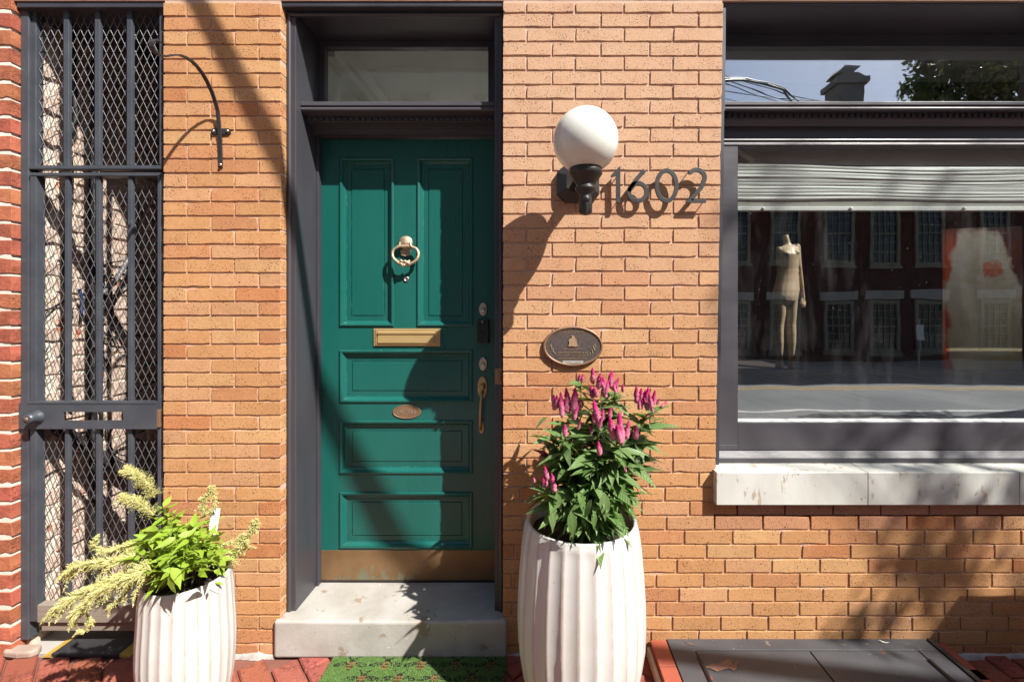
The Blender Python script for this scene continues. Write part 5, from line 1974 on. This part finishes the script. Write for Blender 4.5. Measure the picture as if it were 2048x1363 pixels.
fo = MB()
nx_ = 40
prof_b = []
zt_, zb2 = 2.208, 2.040
nfold = 10
for i in range(nfold):
    za = zt_ + (zb2 - zt_) * i / nfold
    hh = (zt_ - zb2) / nfold
    off = rnd.uniform(-.002, .003)
    prof_b += [(BD + .016 + off, za), (BD + .003 + off, za - hh * .16), (BD + .002 + off, za - hh * .62), (BD + .009 + off, za - hh * .88)]
vs, fs = [], []
for i, (yy, zz) in enumerate(prof_b):
    for j in range(nx_ + 1):
        x = bx0 + (bx1 - bx0) * j / nx_
        vs.append((x, yy + .003 * noise.noise(Vector((x * 3, i * .9, 0))), zz + sag(x, 1 - .6 * i / len(prof_b)) + .004 * noise.noise(Vector((x * 2.5, i * 1.7, 5)))))
for i in range(len(prof_b) - 1):
    for j in range(nx_):
        a = i * (nx_ + 1) + j
        fs.append((a, a + 1, a + nx_ + 2, a + nx_ + 1))
fo.add(vs, fs)
fo.build('pleats', m_blind, bl, fix=False)
MB().box(bx0, bx1, BD + .012, BD + .015, 2.004, 2.044).build('skirt', m_blind_grey, bl)
MB().box(bx0, bx1, BD + .003, BD + .026, 1.983, 2.0035).build('bottom_rail', m_blind, bl, bevel=.003)
MB().box(bx0, bx1, BD + .016, BD + .04, 2.20, 2.43).build('headrail', m_blind_grey, bl)
for px in (1513, 1683, 1903):
    xx = (px - 1078) / 414
    MB().lathe([(0, 0), (.006, .002), (.008, .008), (.004, .014), (0, .016)], (xx, BD, 1.985), 10).build('cord_knob', m_blind, bl)
tpe = MB()
a, b = at(1470, 300, .131), at(1507, 322, .131)
tpe.ribbon([a, b], .001, .022, (0, 1, 0))
tag(tpe.build('tape_strip', m_tape), 'short strip of beige tape stuck across the top left window corner', 'tape')

# headless mannequin: lofted limbs fused into one skin
MDD = 4.8 - 2.0
ms_ = 910 / 4.8


def mp(u, v, dy=0.0):
    """enlarged-view pixel of the mannequin -> world"""
    px, py = 1500 + u / 4.26, 440 + v / 4.26
    return Vector(((px - 1078) / ms_, MDD + dy, 1.5 - (py - 627) / ms_))


def loft(mb, rings, n=16):
    """rings: (centre, half width, half depth)"""
    vs, fs = [], []
    for c, w, d in rings:
        for j in range(n):
            a = 2 * math.pi * j / n
            vs.append(c + Vector((w * math.cos(a), d * math.sin(a), 0)))
    for i in range(len(rings) - 1):
        for j in range(n):
            fs.append((i * n + j, i * n + (j + 1) % n, (i + 1) * n + (j + 1) % n, (i + 1) * n + j))
    mb.add(vs, fs, 0, True)
    mb.add(vs[:n], [list(range(n - 1, -1, -1))])
    mb.add(vs[-n:], [list(range(n))])


U = 1 / 4.26 / ms_
mq = MB()
loft(mq, [(mp(305, 128), 18 * U, .035), (mp(306, 160), 22 * U, .042), (mp(316, 205), 26 * U, .048), (mp(322, 222), 50 * U, .06), (mp(322, 236), 82 * U, .075), (mp(320, 260), 90 * U, .095), (mp(316, 300), 84 * U, .125), (mp(314, 350), 82 * U, .115), (mp(318, 420), 80 * U, .10), (mp(320, 470), 84 * U, .10), (mp(316, 530), 92 * U, .108), (mp(306, 600), 104 * U, .125), (mp(297, 650), 102 * U, .13), (mp(293, 690), 97 * U, .12), (mp(292, 712), 70 * U, .09)])
loft(mq, [(mp(246, 670), 48 * U, .10), (mp(249, 720), 45 * U, .09), (mp(252, 800), 41 * U, .08), (mp(248, 880), 34 * U, .065), (mp(244, 950), 33 * U, .066), (mp(248, 1040), 31 * U, .060), (mp(254, 1130), 21 * U, .042), (mp(254, 1200), 22 * U, .04), (mp(252, 1230), 28 * U, .06), (mp(251, 1262), 27 * U, .07)])
loft(mq, [(mp(345, 670), 46 * U, .10), (mp(345, 720), 44 * U, .09), (mp(345, 800), 41 * U, .08), (mp(346, 880), 37 * U, .065), (mp(349, 950), 36 * U, .066), (mp(352, 1040), 32 * U, .060), (mp(353, 1130), 21 * U, .042), (mp(350, 1200), 18 * U, .038), (mp(350, 1230), 21 * U, .055), (mp(349, 1262), 21 * U, .065)])
loft(mq, [(mp(385, 208), 26 * U, .05), (mp(395, 225), 26 * U, .055), (mp(402, 300), 24 * U, .05), (mp(412, 380), 21 * U, .042), (mp(425, 450), 17 * U, .036), (mp(436, 540), 16 * U, .033), (mp(448, 620), 12 * U, .026), (mp(453, 650), 13 * U, .024), (mp(452, 690), 13 * U, .018)])
for (u0, v0, u1, v1) in ((444, 685, 438, 742), (451, 690, 448, 748), (458, 688, 460, 745), (440, 665, 424, 715), (462, 684, 467, 732)):
    mq.tube([mp(u0, v0, 0), mp((u0 + u1) / 2, (v0 + v1) / 2, -.012), mp(u1, v1, -.006)], [.012, .011, .008], 8)
loft(mq, [(mp(242, 228), 13 * U, .03), (mp(243, 250), 16 * U, .05), (mp(243, 300), 12 * U, .04)])
for (u, v) in ((270, 292), (355, 285)):
    c = mp(u, v, -.115)
    mq.lathe([(0, -.026), (.022, -.018), (.031, 0), (.022, .018), (0, .026)], c + Vector((0, .022, 0)), 12)
mqo = mq.build('mannequin', m_mannequin)
rmd = mqo.modifiers.new('remesh', 'REMESH')
rmd.mode = 'VOXEL'
rmd.voxel_size = .0085
rmd.use_smooth_shade = True
smd = mqo.modifiers.new('smooth', 'SMOOTH')
smd.factor = .5
smd.iterations = 4
dg = bpy.context.evaluated_depsgraph_get()
me_m = bpy.data.meshes.new_from_object(mqo.evaluated_get(dg))
mqo.modifiers.clear()
mqo.data = me_m
tag(mqo, 'headless beige mannequin with one arm behind the shop glass', 'mannequin')

pn = thing('painting', 'tall abstract canvas with pale mass on red ground inside the shop', 'painting', (4.7, 2.9, FLZ))
pc_ = MB()
A, B_, Ct, Dt = at(1891, 735, 2.72), at(2044, 741, 2.72), at(2044, 452, 2.85), at(1891, 458, 2.85)
A.z = B_.z = FLZ + .002
vs = [A, B_, Ct, Dt] + [p_ + Vector((0, .035, 0)) for p_ in (A, B_, Ct, Dt)]
pc_.add(vs, [(0, 1, 2, 3), (7, 6, 5, 4), (0, 4, 5, 1), (1, 5, 6, 2), (2, 6, 7, 3), (3, 7, 4, 0)])
pc_.build('canvas', m_painting, pn, fix=False)

# ------------------------------------------------------------------ across the street (seen in the glass)
def refl(px, py, D):
    """a point that the window shows at this place, D metres along the mirrored view"""
    return Vector(((px - 1078) * D / 910, 2.25 - D, 1.5 - (py - 627) * D / 910))


FY = 2.25 - 15.0
opp = thing('opposite_house', 'dark red brick house with cream sash windows mirrored in the shop glass', 'house', (12, FY, 0))
MB().box(5.6, 24, FY - 8, FY, -.1, 7.3).build('wall', m_farbrick, opp)
rf = MB().prism_x([(FY + .25, 7.3), (FY + .25, 7.4), (FY - 4, 8.3), (FY - 8.2, 7.4), (FY - 8.2, 7.3)], 5.5, 24.1)
rfo = rf.build('roof', m_slate, opp)
MB().box(5.6, 24, FY, FY + .14, 7.02, 7.296).build('cornice', m_cream, opp)


def sash_win(xc, z0, z1, w, parent, y=FY):
    fr = MB()
    t = .10
    fr.box(xc - w / 2 - t, xc - w / 2, y, y + .07, z0 - .1, z1 + .12).box(xc + w / 2, xc + w / 2 + t, y, y + .07, z0 - .1, z1 + .12)
    fr.box(xc - w / 2, xc + w / 2, y, y + .07, z1, z1 + .12).box(xc - w / 2 - .14, xc + w / 2 + .14, y, y + .11, z0 - .2, z0 - .101)
    fr.box(xc - w / 2, xc + w / 2, y + .005, y + .065, z0 - .1, z0)
    for k in range(1, 4): fr.box(xc - w / 2 + w * k / 4 - .012, xc - w / 2 + w * k / 4 + .012, y + .01, y + .04, z0, z1)
    for k in range(1, 6): fr.box(xc - w / 2, xc + w / 2, y + .012, y + (.05 if k == 3 else .038), z0 + (z1 - z0) * k / 6 - (.022 if k == 3 else .011), z0 + (z1 - z0) * k / 6 + (.022 if k == 3 else .011))
    f = fr.build('window', m_cream, parent)
    MB().box(xc - w / 2, xc + w / 2, y + .002, y + .009, z0, z1).build('pane', m_farglass, f)


for px in (1469, 1569, 1676, 1767, 1857, 1988):
    xc = (px - 1078) * 15 / 910
    sash_win(xc, 3.2, 5.0, .78, opp)
    sash_win(xc, .35, 1.83, .78, opp)
    MB().box(xc - .62, xc + .62, FY, FY + .06, 1.98, 2.25).build('lintel', m_render, opp)
ch = MB()
CD = 17.0
c0, c1 = refl(1686, 203, CD), refl(1737, 203, CD)
tp_ = refl(1700, 160, CD).z
ch.box(c0.x, c1.x, c0.y - .9, c0.y, 7.0, tp_)
ch.box(c0.x - .12, c1.x + .12, c0.y - 1.0, c0.y + .1, tp_, tp_ + .22)
ch.prism_y([(c0.x - .1, tp_ + .22), (c1.x + .1, tp_ + .22), (c1.x - .25, tp_ + .42), (c0.x + .2, tp_ + .42)], c0.y - .9, c0.y)
ch.prism_y([(c0.x - .02, tp_ + .46), (c0.x + .3, tp_ + .78), (c1.x - .05, tp_ + .78), (c1.x - .35, tp_ + .46)], c0.y - .8, c0.y - .1)
ch.box((c0.x + c1.x) / 2 - .3, (c0.x + c1.x) / 2 + .3, c0.y - .6, c0.y - .3, tp_ + .4, tp_ + .5)
ch.build('chimney', m_chim, rfo)

tall = thing('tall_house', 'tall pale stucco house across the street mirrored in the door transom', 'house', (-5, FY, 0))
MB().box(-19, 5.2, FY - 9, FY - .3, -.1, 12.5).build('wall', m_render, tall)
for xc in (-14, -11.5, -9, -6.5, -4.2, -1.8, .8, 3.4):
    for z0 in (1.0, 4.2, 7.3, 10.0):
        sash_win(xc, z0, z0 + 1.7, .95, tall, FY - .3)

sg = thing('street_sign', 'small white parking sign on a post across the street', 'sign', tuple(refl(1836, 738, 12.4)))
b_ = refl(1837, 735, 12.4)
MB().tube([(b_.x, b_.y, 0), (b_.x, b_.y, b_.z + 1.35)], .028, 8).build('post', m_render, sg)
plo = MB().box(b_.x - .10, b_.x + .10, b_.y + .03, b_.y + .045, refl(0, 680, 12.4).z, refl(0, 648, 12.4).z).build('sign_plate', m_tag, sg)
letter(MB(), 'P', b_.x, refl(0, 656, 12.4).z, b_.y + .046, .10, None, -.001).build('lettering', m_ink, plo)

# overhead wires: three service cables slung along the far side of the street
wires = []
for (p0, p1, sg_) in (((1440, 130), (1690, 206), .1), ((1440, 140), (1620, 204), .05), ((1440, 146), (1600, 206), .05), ((1440, 168), (1700, 203), .02), ((1440, 178), (1505, 207), .02), ((1440, 186), (1490, 207), .02)):
    a, b = refl(*p0, 10.5), refl(*p1, 14.6)
    a2 = a + (a - b) * .5
    pts = [a2.lerp(b, t_ / 12) + Vector((0, 0, -sg_ * 4 * (t_ / 12) * (1 - t_ / 12))) for t_ in range(13)]
    wires.append(pts)
wt_ = thing('service_wires', 'bundle of dark overhead service wires mirrored in the upper pane', 'wires', tuple(wires[0][0]))
for pts in wires:
    MB().tube(pts, .012, 5).build('wire', m_cable, wt_)
tw = [refl(1440, 152, 10.5), refl(1500, 152, 11), refl(1545, 163, 11.5), refl(1575, 172, 12), refl(1600, 205, 13.8)]
tw = [tw[0] + (tw[0] - tw[1])] + tw
MB().tube(tw, .03, 6).build('wire', m_cable, wt_)
MB().tube([p + Vector((0, 0, .05)) for p in tw[:-1]] + [refl(1618, 205, 13.8)], .02, 6).build('wire', m_cable, wt_)
up_ = thing('utility_pole', 'utility pole across the street carrying the service wires', 'pole', (2.2, -9.9, 0))
MB().tube([(2.2, -9.9, -.1), (2.2, -9.9, 10)], [.14, .10], 12).build('pole', m_bark, up_)
MB().box(1.2, 3.2, -10.0, -9.9, 8.8, 8.95).build('crossarm', m_bark, up_)


# ------------------------------------------------------------------ trees
def leaf_cloud(mb, centre, rad, n, size, flat=1.0):
    for k in range(n):
        v = Vector((rnd.gauss(0, 1), rnd.gauss(0, 1), rnd.gauss(0, 1)))
        v = v.normalized() * rnd.random() ** .4
        c = Vector(centre) + Vector((v.x * rad, v.y * rad, v.z * rad * flat))
        d = Vector((rnd.gauss(0, 1), rnd.gauss(0, 1), rnd.gauss(0, 1) - .5)).normalized()
        s = d.cross(Vector((rnd.gauss(0, 1), rnd.gauss(0, 1), rnd.gauss(0, 1)))).normalized()
        L = size * rnd.uniform(.7, 1.3)
        mb.add([c, c + d * L * .5 + s * L * .28, c + d * L, c + d * L * .5 - s * L * .28], [(0, 1, 2, 3)])


def shade(px, py, z):
    """the point z metres out from the wall whose shadow falls on this place of the wall"""
    p = at(px, py, 0)
    return Vector((p.x + KX * z, -z, p.z + KZ * z))


nt = thing('street_tree', 'street tree by the kerb whose limb reaches over the pavement', 'tree', (6.7, -3.7, 0))
tk = MB()
fork = Vector((6.6, -3.6, 5.3))
tk.tube([(6.7, -3.75, -.1), (6.68, -3.72, 1.2), (6.63, -3.65, 2.8), fork, (6.9, -3.9, 6.2), (7.6, -5.2, 7.8)], [.19, .15, .13, .12, .09, .04], 12)
tk.build('trunk', m_bark, nt)
lb = MB()
p_bot = Vector(shade(910, 955, 2.4))
p_top = shade(345, -90, .9)
lp = [fork, Vector((5.2, -3.25, 5.0)), Vector((3.7, -2.8, 4.6)), p_bot]
for i in range(1, 8):
    t_ = i / 7
    q_ = p_bot.lerp(p_top, t_) + Vector((0, 0, .02 * math.sin(t_ * 7)))
    lp.append(q_)
lp += [p_top + (p_top - p_bot) * .25]
lb.tube(lp, [.085, .06, .046] + [.042 - .024 * i / 8 for i in range(len(lp) - 3)], 10)
lb.build('limb', m_bark, nt)
tw_ = MB()
cr_ = MB()
targets = [((1870, 905), 3.4, .20, 60), ((1975, 880), 3.6, .26, 95), ((2020, 960), 3.2, .22, 70), ((1815, 965), 3.4, .13, 26), ((1900, 1070), 2.8, .14, 50), ((1850, 1120), 2.8, .15, 55), ((1800, 1175), 2.7, .14, 50), ((1745, 1225), 2.6, .13, 46), ((1700, 1262), 2.5, .10, 26), ((1930, 1130), 2.9, .12, 26),
           ((2030, 210), 4.0, .25, 50), ((1700, 215), 4.2, .12, 22), ((1560, 290), 4.0, .13, 24), ((1600, 395), 4.0, .12, 12), ((1520, 350), 4.0, .13, 18), ((1990, 290), 4.0, .15, 12), ((1445, 455), 4.0, .06, 12), ((1455, 640), 3.6, .07, 14), ((1448, 560), 3.6, .05, 8), ((1900, 760), 3.6, .2, 50), ((1760, 860), 3.6, .12, 22)]
for (pp_, z_, r_, n_) in targets:
    c = shade(*pp_, z_)
    leaf_cloud(cr_, c, r_, int(n_ * .62), .08)
    tw_.tube([fork.lerp(c, .0) + Vector((.3, -.3, .8)), c.lerp(fork, .4) + Vector((0, -.2, .5)), c], [.010, .006, .003], 5)
for k in range(14):
    c = Vector((8.6 + rnd.uniform(-1.2, 2), -6.3 + rnd.uniform(-1.2, .8), 7 + rnd.uniform(-1, 1.6)))
    leaf_cloud(cr_, c, .7, 170, .12)
tw_.build('twigs', m_bark, nt, fix=False)
cr_.build('crown', m_treeleaf, nt, fix=False)

ft = thing('far_tree', 'bronze leaved tree across the street mirrored in the upper pane', 'tree', (11.6, 2.25 - 10.3, 0))
ty = 2.25 - 10.6
MB().tube([(12.6, ty, -.1), (12.5, ty, 2.5), (12.2, ty, 5), (11.8, ty, 7.5)], [.2, .16, .12, .06], 10).build('trunk', m_bark, ft)
fb = MB()
fc = MB()
for k in range(34):
    px = rnd.uniform(1850, 2110)
    py = rnd.uniform(40, 215)
    if px < 1880 and py < 150: continue
    c = refl(px, py, 10.6 + rnd.uniform(-.9, .9))
    fb.tube([(12.3, ty, 4.6), Vector((12.2, ty, 5)).lerp(c, .5) + Vector((0, 0, .2)), c], [.05, .03, .008], 5)
    leaf_cloud(fc, c, .42, 190, .15)
leaf_cloud(fc, refl(1822, 170, 10.5), .16, 40, .13)
leaf_cloud(fc, refl(1838, 128, 10.5), .14, 24, .12)
fb.build('branches', m_bark, ft, fix=False)
fc.build('crown', m_treeleaf, ft, fix=False)

# stone planter trough just right of the picture whose edge throws the square shadow at the foot of the wall
tr_ = thing('stone_trough', 'square stone trough standing on the pavement by the house wall', 'trough', (2.75, -.5, 0))
zb_ = .32
X0 = (1920 - 1078) / S0 + KX * zb_
ZT = 1.5 - (1188 - 627) / S0 + KZ * zb_
MB().box(X0, X0 + .9, -.85, -zb_, 0, ZT).build('box', m_concrete, tr_, bevel=.006)
MB().box(X0 + .06, X0 + .84, -.79, -zb_ - .06, ZT, ZT + .012).build('soil', m_soil, tr_)

print('leaves', nleaf, nl2, 'bricks', len(bricks), 'pavers', cnt)
